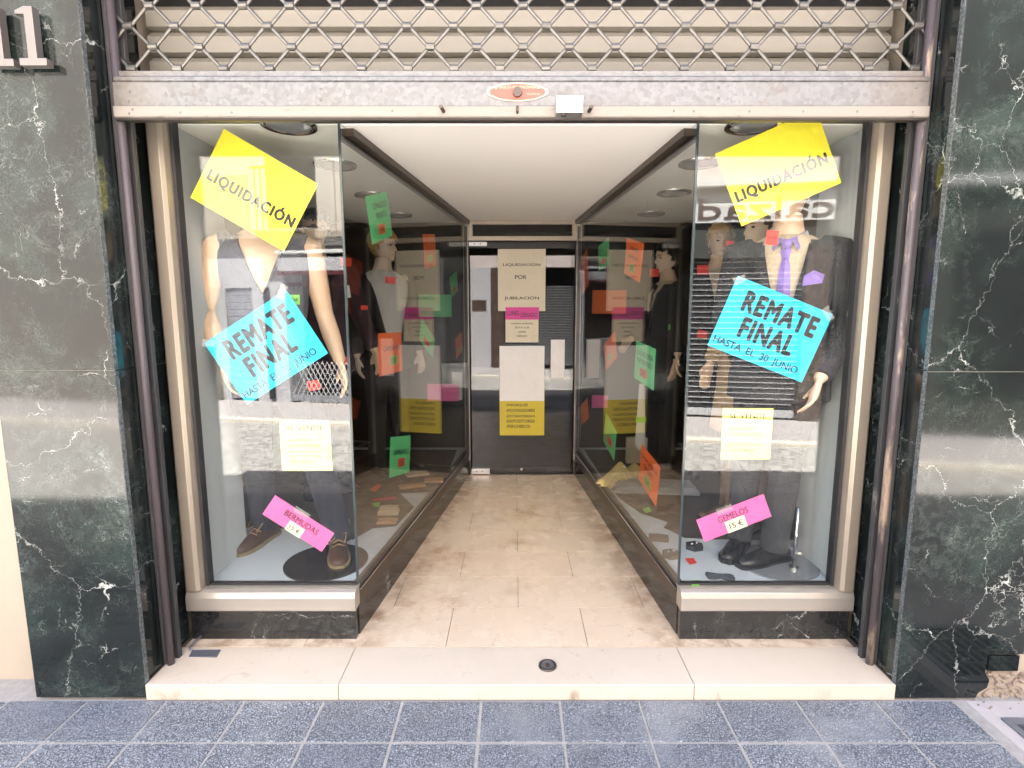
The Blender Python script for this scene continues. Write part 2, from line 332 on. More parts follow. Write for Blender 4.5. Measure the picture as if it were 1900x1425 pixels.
# ------------------------------------------------------------------ poster builder
def poster(name, label, cat, quad, m, texts=(), tags=(), group=None, curl=.0025, tape=()):
    """quad TL TR BR BL; texts (body, x, y, width, mat, bold, height, rot); tags (x, y, w, h, mat, text, textmat)"""
    TL, TR, BR, BL = quad; c = (TL + TR + BR + BL) / 4; u = ((TR - TL) + (BR - BL)) / 2; v = ((TL - BL) + (TR - BR)) / 2
    W = u.length; H = v.length; u.normalize(); v = (v - u * v.dot(u)).normalized(); n = u.cross(v)
    mb = MB(); k = 6; ph = random.random() * 6
    def P(i, j, d): x = i / k - .5; y = j / k - .5; return c + u * (x * W) + v * (y * H) - n * (d + curl * (1 + sin(4 * x + 3 * y + ph)) * .5)
    G1 = [P(i, j, 0) for j in range(k + 1) for i in range(k + 1)]; G2 = [p - n * .0005 for p in G1]; mb.V = G1 + G2; q = (k + 1) ** 2
    for j in range(k):
        for i in range(k):
            a = j * (k + 1) + i; mb.F += [(a, a + 1, a + k + 2, a + k + 1), (q + a, q + a + k + 1, q + a + k + 2, q + a + 1)]
    for i in range(k):
        for a, b in ((i, i + 1), (k * (k + 1) + i + 1, k * (k + 1) + i), ((i + 1) * (k + 1), i * (k + 1)), (i * (k + 1) + k, (i + 1) * (k + 1) + k)):
            mb.F.append((b, a, q + a, q + b))
    o = mb.build(name, m, smooth=False); tag(o, label, cat, group)
    def at2(x, y, d=.0006): return c + u * ((x - .5) * W) + v * ((.5 - y) * H) + n * d
    for t in texts:
        b, x, y, wd, tm, bo = t[:6]; h = t[6] * H if len(t) > 6 and t[6] else None
        lettering(b, at2(x, y), u, v, n, wd * W, tm, o, bo, h, rot=t[7] if len(t) > 7 else 0)
    for x, y, tw, th, tm, tt, ttm in tags:
        a = at2(x, y, .0009); tw *= W; th *= H
        g = MB().slab([a - u * tw / 2 - v * th / 2, a + u * tw / 2 - v * th / 2, a + u * tw / 2 + v * th / 2, a - u * tw / 2 + v * th / 2], n, .0003).build('price_tag', tm, o)
        lettering(tt, a + n * .0006, u, v, n, tw * .66, ttm, g, .01)
    for x, y, tw, th, an in tape:
        a = at2(x, y, .0012); uu = u * cos(an) + v * sin(an); vv = v * cos(an) - u * sin(an); tq = MB(); RR = []
        for j in range(7):
            q = j / 6 - .5; RR.append([a + uu * (q * tw) + vv * (e * th / 2 * (1 + .12 * sin(j * 2.3 + e))) + n * (.0008 * sin(j * 2.1 + e * 1.3)) for e in (-1, 1)])
        tq.rings(RR, cap=False, closed=False).build('tape', 'tape', o)
    return o
def qz(pts, f): return [f(*p) for p in pts]

# ================================================================== SETTING
# --- entrance geometry
XL, XR = -1.43, 1.475            # reveal faces
FZ = .065                        # entrance floor
CZ = 2.233                       # ceiling
PY = .33                         # plane of the front panes
LA, LB = Vector((-.692, PY, 0)), Vector((-.395, 2.71, 0))   # left side pane
RA, RB = Vector((.722, PY, 0)), Vector((.523, 2.71, 0))     # right side pane

# pavement with its tiles
pv = MB().box(-14, 14, -1.75, .30, -.35, -.0035).build('pavement', 'grout'); tag(pv, kind='structure')
TS = .305
tile_me = None
def paver(x, y, sx, sy, dz=0):
    mb = MB(); e = .0035; b = .004; hx, hy = sx / 2 - e, sy / 2 - e
    R = [[Vector((a * (hx - i), c * (hy - i), z)) for a, c in ((-1, -1), (1, -1), (1, 1), (-1, 1))] for i, z in ((0, -.03), (0, -b), (b, 0))]
    mb.rings(R); return mb
full = paver(0, 0, TS, TS).build('paving_tile', 'paver', pv, loc=Vector((0, 0, 0)))
first = True
for r in range(5):
    y1 = -.21 - r * TS
    for k in range(-4, 11):
        x0 = -1.350 + k * TS
        if x0 + TS > 1.75 and r < 2: continue
        if first: o = full; first = False
        else: o = full.copy(); COL.objects.link(o)
        o.location = (x0 + TS / 2, y1 - TS / 2, random.uniform(-.002, .0015)); o.rotation_euler = (random.uniform(-.004, .004), random.uniform(-.004, .004), 0)
half = None
for k in range(-4, 10):
    x0 = -1.350 + k * TS; h = .208
    if half is None: half = paver(0, 0, TS, h).build('paving_tile', 'paver', pv, loc=Vector((0, 0, 0))); o = half
    else: o = half.copy(); COL.objects.link(o)
    o.location = (x0 + TS / 2, -.21 + h / 2, random.uniform(-.002, .001))
MB().box(1.7485, 3.4, -.21 - 2 * TS, -.003, -.03, -.001).build('concrete_slab', 'concrete', pv, bevel=.004)
# iron grate sunk in the slab
gr = empty('drain_grate', (2.0, -.30, 0), 'iron drain grate with bars in the concrete pavement slab', 'grate')
gx0, gx1, gy0, gy1 = 1.80, 2.22, -.50, -.10
f = MB()
for a in ((gx0, gx1, gy0, gy0 + .025), (gx0, gx1, gy1 - .025, gy1), (gx0, gx0 + .025, gy0 + .025, gy1 - .025), (gx1 - .025, gx1, gy0 + .025, gy1 - .025)): f.box(*a, -.012, .006)
f.build('frame', 'tin_blue', gr)
box('pit', gx0 + .026, gx1 - .026, gy0 + .026, gy1 - .026, -.012, .0005, 'pit_grey', gr)
bar = None
for i in range(4):
    for j in range(8):
        x = gx0 + .04 + j * .045; y = gy1 - .04 - i * .085
        if bar is None: bar = MB().box(-.006, .006, -.033, .033, 0, .006).build('bar', 'tin_blue', gr, loc=Vector((0, 0, 0))); o = bar
        else: o = bar.copy(); COL.objects.link(o)
        o.location = (x + .012, y - .03, .0008)
for i in range(5): box('cross_bar', gx0 + .026, gx1 - .026, gy1 - .034 - i * .085, gy1 - .026 - i * .085, .0008, .0066, 'tin_blue', gr)
# road
rd = MB().prism([(-30, -14), (30, 2), (30, -1.9), (-30, -1.9)], -.4, -.045).build('road', 'road'); tag(rd, kind='structure')
kb = MB().box(-14, 14, -1.9, -1.752, -.35, -.004).build('kerb', 'concrete', bevel=.01); tag(kb, kind='structure')

# step slabs and entrance floor
st = empty('entrance_floor', (0, 1.2, 0)); tag(st, kind='structure')
MB().prism([(XL - .1, .01), (XR + .1, .01), (XR + .1, 2.9), (XL - .1, 2.9)], -.2, FZ - .004).build('screed', 'floor_joint', st)
for x0, x1 in ((XL + .001, -.684), (-.682, .694), (.696, XR - .001)):
    box('step_slab', x0, x1, -.004, .2355, .001, FZ, 'step_marble', st, bevel=.003)
rows = [.2375 + .0 * 0] + [.2375 + .3105 * i for i in range(1, 9)]
for r in range(8):
    y0, y1 = rows[r] + .0013, rows[r + 1] - .0013
    js = (-1.42, -.91, -.297, .316, .93, 1.46) if r % 2 == 0 else (-1.42, -1.2, -.59, .017, .63, 1.25, 1.46)
    for a, b in zip(js, js[1:]):
        if r > 1 and (b < -.70 or a > .75): continue
        box('floor_tile', a + .0013, b - .0013, y0, y1, FZ - .02, FZ + random.uniform(-.0004, .0004), 'floor_marble', st)

# ================================================================== SHOP BUILDING
sb = empty('shop_building', (0, .5, 0), 'shop front faced with dark green veined marble around a recessed entrance', 'building')
def panels(x0, x1, zs, y0=0.0, y1=.022):
    for a, b in zip(zs, zs[1:]): box('marble_panel', x0, x1, y0, y1, a + .0012, b - .0012, 'marble', sb, bevel=.0015)
panels(-1.858, XL, (.008, 1.287, 2.95)); 
# right pier with a broken lower corner
for k, (za, zb) in enumerate(((.008, 1.282), (1.282, 2.95))):
    if k: box('marble_panel', XR, 2.02, 0, .022, za + .0012, zb, 'marble', sb, bevel=.0015)
    else:
        P = [(XR, za), (1.79, za), (1.80, .03), (1.83, .05), (1.835, .085), (1.815, .115), (1.82, .19), (1.955, .192), (1.95, .30), (1.96, 1.2808), (XR, 1.2808)]
        MB().slab([Vector((x, 0, z)) for x, z in P], Vector((0, -1, 0)), .022).build('marble_panel', 'marble', sb)
box('marble_panel', 1.828, 1.945, .004, .022, .118, .182, 'marble', sb)
mb = MB()
for i in range(60):
    c = Vector((random.uniform(1.80, 1.99), random.uniform(.014, .034), random.uniform(-.004, .11))); r = random.uniform(.006, .020); k0 = len(mb.V)
    mb.ball(c, (r * 1.3, r * .8, r * .7), 5, 4)
    for k in range(k0, len(mb.V)): mb.V[k] += Vector([random.uniform(-.35, .35) * r for _ in range(3)])
for i in range(14):
    c = Vector((random.uniform(1.76, 2.0), random.uniform(-.05, .0), .002)); r = random.uniform(.002, .006); mb.ball(c, (r, r * .8, r * .6), 5, 4)
tag(mb.build('broken_mortar', 'rubble', sb), kind='stuff')
box('joint', -1.857, XL - .001, .003, .021, 1.2862, 1.2878, 'joint', sb); box('joint', XR + .001, 2.0, .003, .021, 1.2812, 1.2828, 'joint', sb)
# slab edges (unpolished) and reveals
for sx, X in ((-1, XL), (1, XR)):
    a, b = sorted((X, X - sx * -.0006 * -1)); 
    for za, zb in ((.066, 1.284), (1.287, 2.95)):
        box('panel_edge', min(X, X - sx * .0012), max(X, X - sx * .0012), .0015, .021, za, zb, 'marble_edge', sb)
        x0, x1 = sorted((X + sx * .006, X + sx * .03)); box('reveal_panel', x0, x1, .024, .30, za, zb, 'marble', sb)
box('panel_edge', -1.8595, -1.8582, .0015, .12, .01, 2.95, 'marble_edge', sb)
box('wall', -1.856, -1.462, .024, .6, -.2, 2.95, 'cream_wall', sb)
box('wall', 1.507, 2.02, .024, .6, -.2, 2.95, 'cream_wall', sb)
box('lintel', -1.858, 2.02, .0, .30, 2.953, 3.4, 'marble', sb)
box('upper_wall', -2.6, 2.6, .003, 8, 3.402, 5.13, 'cream_wall', sb)
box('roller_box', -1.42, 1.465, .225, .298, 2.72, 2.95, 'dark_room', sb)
# guide rails of the shutter
for X, s in ((XL, 1), (XR, -1)):
    f = MB()
    a, b = sorted((X - s * .004, X + s * .008)); f.box(a, b, .118, .178, FZ, 2.95)
    a, b = sorted((X + s * .0082, X + s * .036)); f.box(a, b, .158, .178, FZ, 2.95); f.build('guide_rail', 'rail', sb, bevel=.0015)
    MB().tube([(X + s * .022, .124, FZ), (X + s * .022, .124, 2.95)], .0145, 14).build('guide_rail_nose', 'rail_nose', sb, smooth=True)
# beige louvre slats behind the lattice
prof = [(0, .0), (.010, .008), (.010, .050), (.0, .058)]
for i, z in enumerate((2.296, 2.388, 2.480, 2.572)):
    x0, x1 = -1.41 + .0 * i, 1.445
    R = [[Vector((x, .345, z)), Vector((x, .318, z + .004)), Vector((x, .318, z + .062)), Vector((x, .345, z + .088)), Vector((x, .36, z + .088)), Vector((x, .36, z))] for x in (x0, x1)]
    MB().rings(R).build('slat', 'slat_beige', sb)
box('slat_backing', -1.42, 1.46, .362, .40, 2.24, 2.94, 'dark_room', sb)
# ceiling of entrance and cases, inner room
MB().prism([(-2.3, .41), (2.3, .41), (2.3, 2.9), (-2.3, 2.9)], CZ, CZ + .03).build('ceiling', 'ceiling', sb)
box('ceiling_edge', -1.42, 1.46, .362, .409, CZ - .001, CZ + .005, 'ceiling', sb)
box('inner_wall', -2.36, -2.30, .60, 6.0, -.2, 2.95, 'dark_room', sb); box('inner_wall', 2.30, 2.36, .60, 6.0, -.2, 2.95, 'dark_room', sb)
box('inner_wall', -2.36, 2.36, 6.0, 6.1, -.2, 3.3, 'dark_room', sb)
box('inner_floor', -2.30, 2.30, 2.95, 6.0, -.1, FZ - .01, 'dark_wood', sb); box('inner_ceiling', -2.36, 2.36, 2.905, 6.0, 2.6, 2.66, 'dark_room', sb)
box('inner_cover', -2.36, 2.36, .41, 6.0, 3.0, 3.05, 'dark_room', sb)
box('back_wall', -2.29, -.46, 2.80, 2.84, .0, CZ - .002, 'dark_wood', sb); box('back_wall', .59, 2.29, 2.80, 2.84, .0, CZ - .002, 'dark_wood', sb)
# house number / letters on the left pier: two numeral ones in steel
def one(xc, z0, h, label):
    t = empty('numeral', (xc, -.03, z0), label, 'numeral', 'steel numerals on the left pier'); w_ = h * .16; d = .028
    n = Vector((0, -1, 0))
    P = [(-w_ * 1.55, 0), (w_ * 1.55, 0), (w_ * 1.55, h * .125), (w_ * .5, h * .125), (w_ * .5, h), (-w_ * .5, h), (-w_ * 1.5, h * .93), (-w_ * 1.5, h * .87), (-w_ * .5, h * .87), (-w_ * .5, h * .125), (-w_ * 1.55, h * .125)]
    MB().slab([Vector((xc + x, -.040, z0 + z)) for x, z in P], n, d).build('front', 'letter_steel', t, bevel=.0012)
    for z in (.25, .75): MB().tube([(xc, -.013, z0 + h * z), (xc, .002, z0 + h * z)], .004).build('stud', 'iron', t)
a = at(62, 121, -.04)
one(a.x, a.z, .178, 'steel numeral one nearest the pier edge, wholly visible'); one(a.x - .108, a.z - .002, .178, 'steel numeral one cut by the left picture edge')

# ================================================================== ROLLER GRILLE
rg = empty('roller_grille', (0, .15, 2.155), 'raised galvanised roller grille with diamond lattice and bottom bar', 'roller grille')
bx0, bx1 = -1.408, 1.455
def rail_profile(name, pts, m):
    R = [[Vector((x, y, z)) for y, z in pts] for x in (bx0, bx1)]; return MB().rings(R).build(name, m, rg, bevel=.0015)
rail_profile('bottom_plate', [(.098, 2.2115), (.098, 2.291), (.150, 2.291), (.150, 2.2115)], 'galvanised')
rail_profile('bottom_strip', [(.150, 2.172), (.094, 2.172), (.090, 2.176), (.090, 2.208), (.094, 2.211), (.150, 2.211)], 'old_paint')
rail_profile('bottom_lip', [(.10, 2.164), (.125, 2.164), (.135, 2.1715), (.094, 2.1715)], 'iron')
rail_profile('upper_bar', [(.110, 2.2935), (.104, 2.300), (.106, 2.312), (.118, 2.318), (.118, 2.336), (.165, 2.336), (.165, 2.2935)], 'galvanised')
LY = .142; PX = .1638
clip = rodA = rodB = None
ZR = [2.352, 2.424, 2.493, 2.559, 2.626, 2.694]
cm = MB(); R = [[Vector((x, .0115 * cos(a), .0130 * sin(a) * (1 if sin(a) > -.5 else 1))) for a in (2 * pi * k / 10 for k in range(10))] for x in (-.016, -.0145, .0145, .016)]
R[0] = [Vector((p.x, p.y * .86, p.z * .86)) for p in R[0]]; R[3] = [Vector((p.x, p.y * .86, p.z * .86)) for p in R[3]]; cm.rings(R)
clip0 = cm.build('lattice_clip', 'lattice_metal', rg, smooth=False, loc=Vector((0, 0, 0))); used = False
def rodmesh(s):
    hx = PX / 2; pts = [(s * .006, 0, .002), (s * .014, 0, .006), (s * (hx - .014), 0, .0625), (s * (hx - .006), 0, .0665)]
    return MB().tube(pts, .0068, 7, .6, ref=(0, 0, 1)).build('lattice_rod', 'lattice_metal', rg, smooth=True, loc=Vector((0, 0, 0)))
rods = {1: rodmesh(1), -1: rodmesh(-1)}; usedr = {1: False, -1: False}
for r, z in enumerate(ZR[:-1]):
    off = 0 if r % 2 == 0 else -PX / 2; n = 18 if r % 2 == 0 else 19
    for k in range(n):
        x = -1.363 + off + k * PX
        if bx0 + .01 < x < bx1 - .01:
            o = clip0 if not used else clip0.copy()
            if used: COL.objects.link(o)
            used = True; o.location = (x, LY, z); o.rotation_euler = (random.uniform(-.15, .15), random.uniform(-.05, .05), random.uniform(-.06, .06))
        for s in (1, -1):
            x2 = x + s * PX / 2
            if min(x, x2) < bx0 - .05 or max(x, x2) > bx1 + .05: continue
            o = rods[s] if not usedr[s] else rods[s].copy()
            if usedr[s]: COL.objects.link(o)
            usedr[s] = True; o.location = (x, LY + random.uniform(-.001, .001), z)
# maker's badge with screw, lock box, pins, rivets
bc = at(960, 171, .096)
def badge_outline(k):
    P = []
    for i in range(64):
        a = 2 * pi * i / 64; x = cos(a); y = sin(a)
        r = .024 + .010 * exp(-(x / .33) ** 2) + .003 * cos(6 * a)
        xx = .108 * math.copysign(abs(x) ** .8, x); P.append(Vector((bc.x + xx * k, 0, bc.z + math.copysign(abs(y) ** .7, y) * r * k * (1.0 if k == 1 else .96))))
    return P
bd = MB().slab([p + Vector((0, .0945, 0)) for p in badge_outline(1)], Vector((0, -1, 0)), .003).build('badge', 'badge_rim', rg)
MB().slab([p + Vector((0, .0938, 0)) for p in badge_outline(.9)], Vector((0, -1, 0)), .001).build('enamel', 'badge_red', bd)
ux, uz, un = Vector((1, 0, 0)), Vector((0, 0, 1)), Vector((0, -1, 0))
lettering('VASCO-VALENCIANA', Vector((bc.x, .0930, bc.z + .0155)), ux, uz, un, .135, 'badge_rim', bd, .01)
for t, dx, dz in (('VALENCIA', .055, -.007),): lettering(t, Vector((bc.x + dx, .0930, bc.z + dz)), ux, uz, un, .048, 'badge_rim', bd)
MB().tube([(bc.x, .095, bc.z - .002), (bc.x, .084, bc.z - .002)], .0165, 20).build('key_cap', 'iron', bd, bevel=.001)
for x in (-.075, .075): MB().ball((bc.x + x, .0935, bc.z + .013), (.006, .004, .006)).build('screw', 'zinc_bright', bd, smooth=True)
lb = MB().box(.142, .233, .028, .089, 2.166, 2.222).build('lock_box', 'zinc_bright', rg, bevel=.002)
MB().tube([(.205, .0275, 2.203), (.205, .024, 2.203)], .006, 14).build('screw', 'badge_rim', lb)
MB().tube([(.168, .045, 2.1662), (.168, .045, 2.160)], .009, 14).build('keyhole', 'iron', lb)
for px in (823, 1093):
    p = at(px, 206, .088); MB().tube([(p.x, .096, p.z), (p.x + (.004 if px > 900 else -.004), .045, p.z + .0)], .0065, 10).build('pin', 'iron', rg)
p = at(960, 204, .088); MB().tube([(p.x, .095, p.z + .012), (p.x, .082, p.z + .010), (p.x, .080, p.z - .006), (p.x, .094, p.z - .01)], .004, 8).build('staple', 'iron', rg)
rv = None
for px, py in ((240, 188), (241, 170), (246, 203), (240, 211), (595, 165), (595, 186), (1333, 163), (1333, 183), (1700, 163), (1390, 207), (1490, 207), (1590, 207), (1287, 207), (728, 206), (335, 209), (430, 209), (1693, 208), (1250, 206)):
    p = at(px, py, .091 if py > 199 else .0985)
    if rv is None: rv = MB().ball((0, 0, 0), (.0045, .0025, .0045), 10, 6).build('rivet', 'lattice_metal', rg, smooth=True, loc=Vector((0, 0, 0))); o = rv
    else: o = rv.copy(); COL.objects.link(o)
    o.location = p

# ================================================================== DISPLAY CASES
def case(side):
    L = side < 0; A, B = (LA, LB) if L else (RA, RB); X0 = XL + .012 if L else XR - .012      # outer end of the frame
    t = empty('display_window', (side * 1.05, .8, FZ), ('left' if L else 'right') + ' display window with glass panes over a black marble plinth', 'display window')
    XW = -1.362 if L else 1.418                                                              # inner face of the side wall
    nrm = Vector((B - A).normalized()); inn = Vector((-nrm.y, nrm.x, 0)) * (1 if L else -1)    # points into the case
    if inn.x * side < 0: inn = -inn
    ang = lambda d, y: (A + nrm * ((y - A.y) / nrm.y) + inn * d)
    # plinth: front and side
    P = [(X0, .292), (A.x - side * -.0 , .292)]
    f0 = ang(0, .292)
    fr = MB(); x0, x1 = sorted((X0, f0.x)); fr.box(x0, x1, .292, .33, FZ - .003, .209); fr.build('plinth_front', 'marble_base', t, bevel=.001)
    q = [ang(0, .2925), ang(0, 2.70), ang(.03, 2.70), ang(.03, .3305), ]
    q2 = [(v.x, v.y) for v in q]; q2 = q2 if not L else q2
    def ccw(P): 
        a = sum(P[i][0] * P[(i + 1) % len(P)][1] - P[(i + 1) % len(P)][0] * P[i][1] for i in range(len(P))); return P if a > 0 else P[::-1]
    # plinth side as a run of slabs
    ys = [.3306, 1.05, 1.90, 2.70]
    for a, b in zip(ys, ys[1:]):
        MB().prism(ccw([(v.x, v.y) for v in (ang(.0, a + .0006), ang(.0, b - .0006), ang(.03, b - .0006), ang(.03, a + .0006))]), FZ - .003, .205).build('plinth_side', 'marble_base', t)
    # champagne frame: bottom rail (rounded nose), outer stile, head
    pr = [(.268, .2095), (.264, .216), (.264, .270), (.272, .292), (.288, .300), (.316, .302), (.345, .302), (.345, .2095)]
    xe = A.x + side * -.004
    R = [[Vector((x, y, z)) for y, z in pr] for x in ((X0 - .0, xe) if L else (xe, X0))]
    MB().rings(R).build('bottom_rail', 'champagne_light', t, bevel=.0015)
    xs = X0 + (.072 if L else -.072); s = 1 if L else -1
    pr2 = [(X0, .345), (X0, .272), (X0 + s * .010, .262), (X0 + s * .050, .262), (X0 + s * .062, .275), (X0 + s * .066, .30), (X0 + s * .066, .345)]
    MB().prism(ccw(pr2), .3025, 2.30).build('stile', 'champagne', t, bevel=.001)
    x0, x1 = sorted((X0 + s * .067, X0 + s * .080)); box('gasket', x0, x1, .31, .35, .304, 2.30, 'gasket', t)
    x0, x1 = sorted((X0 + s * .081, A.x)); box('gasket', x0, x1, .318, .342, .3035, .312, 'gasket', t)
    box('head_rail', x0, x1, .300, .360, CZ + .008, 2.30, 'bronze', t)
    # side sill and head in dark bronze
    def run(name, d0, d1, z0, z1, m, ya=.335, yb=2.675):
        return MB().prism(ccw([(v.x, v.y) for v in (ang(d0, ya), ang(d0, yb), ang(d1, yb), ang(d1, ya))]), z0, z1).build(name, m, t)
    run('side_sill', -.004, .036, .2056, .262, 'bronze'); run('sill_gasket', -.006, .012, .2622, .290, 'gasket'); run('sill_gasket', .0125, .030, .2622, .300, 'bronze')
    MB().tube([ang(-.008, .335) + Vector((0, 0, .276)), ang(-.008, 2.67) + Vector((0, 0, .276))], .003, 6).build('sill_bead', 'chrome', t)
    run('side_head', -.030, .014, CZ - .030, CZ - .0005, 'bronze', .40); run('head_gasket', .0145, .034, CZ - .045, CZ - .0005, 'gasket', .40)
    # end post by the door
    MB().prism(ccw([(v.x, v.y) for v in (ang(-.012, 2.677), ang(-.012, 2.700), ang(.03, 2.700), ang(.03, 2.677))]), .2, CZ - .001).build('end_post', 'champagne_light', t)
    run('post_gasket', -.006, .02, .262, CZ - .05, 'gasket', 2.655, 2.6765)
    # glass
    x0, x1 = sorted((X0 + s * .062, A.x)); box('front_pane', x0, x1, PY - .004, PY + .004, .303, 2.29, 'glass', t)
    MB().prism(ccw([(v.x, v.y) for v in (ang(-.004, PY + .006), ang(-.004, 2.676), ang(.004, 2.676), ang(.004, PY + .006))]), .270, CZ - .002).build('side_pane', 'side_glass', t)
    box('pane_edge', A.x - .0045, A.x + .0045, PY - .0045, PY + .0055, .303, 2.29, 'glass_edge', t)
    # floor, side wall, back
    fl = [(XW, .346), (A.x + side * .03, .346), (ang(.031, .36).x, .36), (ang(.031, 2.74).x, 2.74), (side * 2.28, 2.74), (side * 2.28, .72), (XW, .72)]
    MB().prism(ccw(fl), .27, .300).build('case_floor', 'case_floor', t)
    x0, x1 = sorted((XW, XW + side * .045)); box('side_wall', x0, x1, .348, .70, .3002, CZ - .001, 'case_wall', t)
    x0, x1 = sorted((XW + side * .046, side * 2.29)); box('return_wall', x0, x1, .655, .70, .0, CZ - .001, 'dark_room', t)
    # recessed downlights
    for x, y in (((-.90, .36), (-.91, .95), (-.92, 1.69), (-.90, 2.41)) if L else ((.95, .36), (.93, .92), (1.0, 1.61), (1.04, 2.36))):
        dl = MB()
        RR = [[Vector((x + r * cos(a), y + r * sin(a), z)) for a in (2 * pi * k / 36 for k in range(36))] for r, z in ((.108, CZ - .0005), (.106, CZ - .010), (.092, CZ - .013), (.084, CZ - .004))]
        dl.rings(RR, cap=False); d = dl.build('downlight', 'chrome', t, smooth=True)
        MB().disc((x, y), .086, CZ - .005, CZ - .0025, 36).build('lens', 'lamp_glass', d)
    return t, inn, nrm
cL, innL, nL = case(-1); cR, innR, nR = case(1)

# ================================================================== DOOR
dr = empty('entrance_door', (.064, 2.71, FZ), 'frameless glass entrance door at the end of the passage', 'door')
DX0, DX1 = -.385, .513
TI = radians(.46)
def tilt(v):
    d = v - Vector((0, 2.714, 1.07)); return Vector((v.x, 2.714 + d.y * cos(TI) - d.z * sin(TI), 1.07 + d.y * sin(TI) + d.z * cos(TI)))
MB().box(DX0 + .012, DX1 - .012, 2.710, 2.718, .082, 2.062).xf(tilt).build('leaf', 'door_glass', dr)
for z0, z1, w_ in ((2.030, 2.063, .155), (.072, .118, .165)):
    o = MB().box(DX0 + .004, DX0 + w_, 2.695, 2.735, z0, z1).build('patch_fitting', 'zinc_bright', dr, bevel=.002)
    for x in (.05, .10): MB().tube([(DX0 + x, 2.694, (z0 + z1) / 2), (DX0 + x, 2.6955, (z0 + z1) / 2)], .006, 10).build('screw', 'iron', o)
for (a, b, c, d) in ((DX0, DX1, 2.205, CZ - .001), (DX0, DX1, 2.072, 2.108), (DX0, DX0 + .036, 2.1082, 2.2048), (DX1 - .036, DX1, 2.1082, 2.2048)):
    box('transom_frame', a, b, 2.69, 2.74, c, d, 'champagne', dr, bevel=.002)
box('transom_pane', DX0 + .03, DX1 - .03, 2.712, 2.718, 2.10, 2.21, 'door_glass', dr)
for x in (DX0 - .016, DX1 + .001): box('jamb', x, x + .015, 2.701, 2.79, FZ, CZ - .002, 'bronze', dr)
p0, p1 = at(1022, 630, 2.705), at(1047, 702, 2.705)
box('push_plate', p0.x, p1.x, 2.694, 2.7, p1.z, p0.z, 'p_white', dr, bevel=.002)
box('kick_seal', DX0 + .17, DX1 - .012, 2.70, 2.728, .0655, .080, 'gasket', dr)
MB().tube([(.06, 2.705, .115), (.06, 2.69, .115)], .010, 12).build('floor_lock', 'zinc_bright', dr)

# ================================================================== OPPOSITE SIDE OF THE STREET (seen mirrored in the glass)
EU = Vector((.98058, .19612, 0)); EN = Vector((-.19612, .98058, 0)); O0 = Vector((0, -5.5, 0))
def ob(name, u0, u1, w0, w1, z0, z1, m, parent=None, bevel=0):
    mb = MB().box(u0, u1, w0, w1, z0, z1); mb.xf(lambda v: O0 + EU * v.x + EN * v.y + Vector((0, 0, v.z))); return mb.build(name, m, parent, bevel=bevel)
mat('plaster_grey', rough=.85, build=lambda g: {'Base Color': g.mix(g.noise(3, None, 5), (.46, .455, .47), (.58, .57, .575))})
mat('plaster_beige', rough=.85, build=lambda g: {'Base Color': g.mix(g.noise(5, None, 6, .65), (.62, .55, .46), (.78, .72, .63))})
mat('plaster_pink', rough=.85, build=lambda g: {'Base Color': g.mix(g.noise(4, None, 5), (.62, .53, .49), (.72, .63, .58))})
mat('brown_stone', rough=.6, build=lambda g: {'Base Color': g.mix(g.smooth(g.noise(14, None, 6, .7), .4, .65), (.055, .035, .026), (.15, .105, .08))})
mat('stone_rough', rough=.9, build=lambda g: {'Base Color': g.mix(g.noise(7, None, 6, .7), (.38, .33, .26), (.58, .52, .43)), 'Normal': g.bump(g.noise(9, None, 6, .7), .8, .03)})
mat('shutter_dark', (.045, .046, .05), .5, .3); mat('shutter_light', (.62, .62, .63), .5, .2); mat('shutter_grey', (.33, .335, .36), .6, .2)
mat('maroon_paint', (.12, .03, .03), .5); mat('white_paint', (.78, .77, .74), .6); mat('black_hole', (.012, .012, .013), .7); mat('sign_letter', (.10, .065, .055), .5)
sw = MB().box(-14, 14, .0, 1.28, -.35, .0).xf(lambda v: O0 + EU * v.x + EN * v.y + Vector((0, 0, v.z))).build('opposite_pavement', 'concrete'); tag(sw, kind='structure')
ob('kerbstone', -14, 14, 1.2805, 1.42, -.35, .004, 'plaster_beige', sw, .01)
# building A (left): grey ground floor with a shutter, a lattice-gated shop and a balcony
ba = empty('opposite_building', tuple(O0 + EU * -4), 'beige house with grey ground floor and balcony mirrored in left window', 'building')
ob('upper_wall', -5.619, -1.2, -6, 0, 2.68, 7.6, 'plaster_beige', ba)
mat('stone_dark', rough=.85, build=lambda g: {'Base Color': g.mix(g.noise(5, None, 6, .7), (.22, .195, .17), (.34, .305, .275))}); ob('ground_wall', -14, -5.62, -6, .003, 0, 7.59, 'stone_dark', ba); ob('ground_wall', -5.619, -5.0, -6, 0, 0, 2.679, 'stone_rough', ba); ob('ground_wall', -4.999, -4.86, -.5, .002, 0, 2.5, 'plaster_grey', ba); ob('ground_wall', -4.359, -3.76, -.5, .002, 0, 2.5, 'plaster_grey', ba)
ob('ground_wall', -4.859, -4.36, -.5, .002, 1.86, 2.5, 'plaster_grey', ba); ob('fascia', -4.999, -1.2, -6, -.0, 2.501, 2.679, 'plaster_grey', ba)
ob('stone_panel', -5.6, -4.3, .001, .03, 2.72, 3.62, 'stone_rough', ba); ob('pilaster', -3.09, -2.80, .001, .05, 2.72, 4.6, 'plaster_beige', ba)
ob('ledge', -5.619, -1.2, 0, .14, 2.62, 2.70, 'stone_rough', ba); ob('ledge', -3.75, -2.2, .003, .22, 2.37, 2.42, 'white_paint', ba)
for i in range(16): ob('shutter_slat', -4.858, -4.361, -.06 + (i % 2) * .001, -.03, .03 + i * .114, .135 + i * .114, 'shutter_grey', ba, .006)
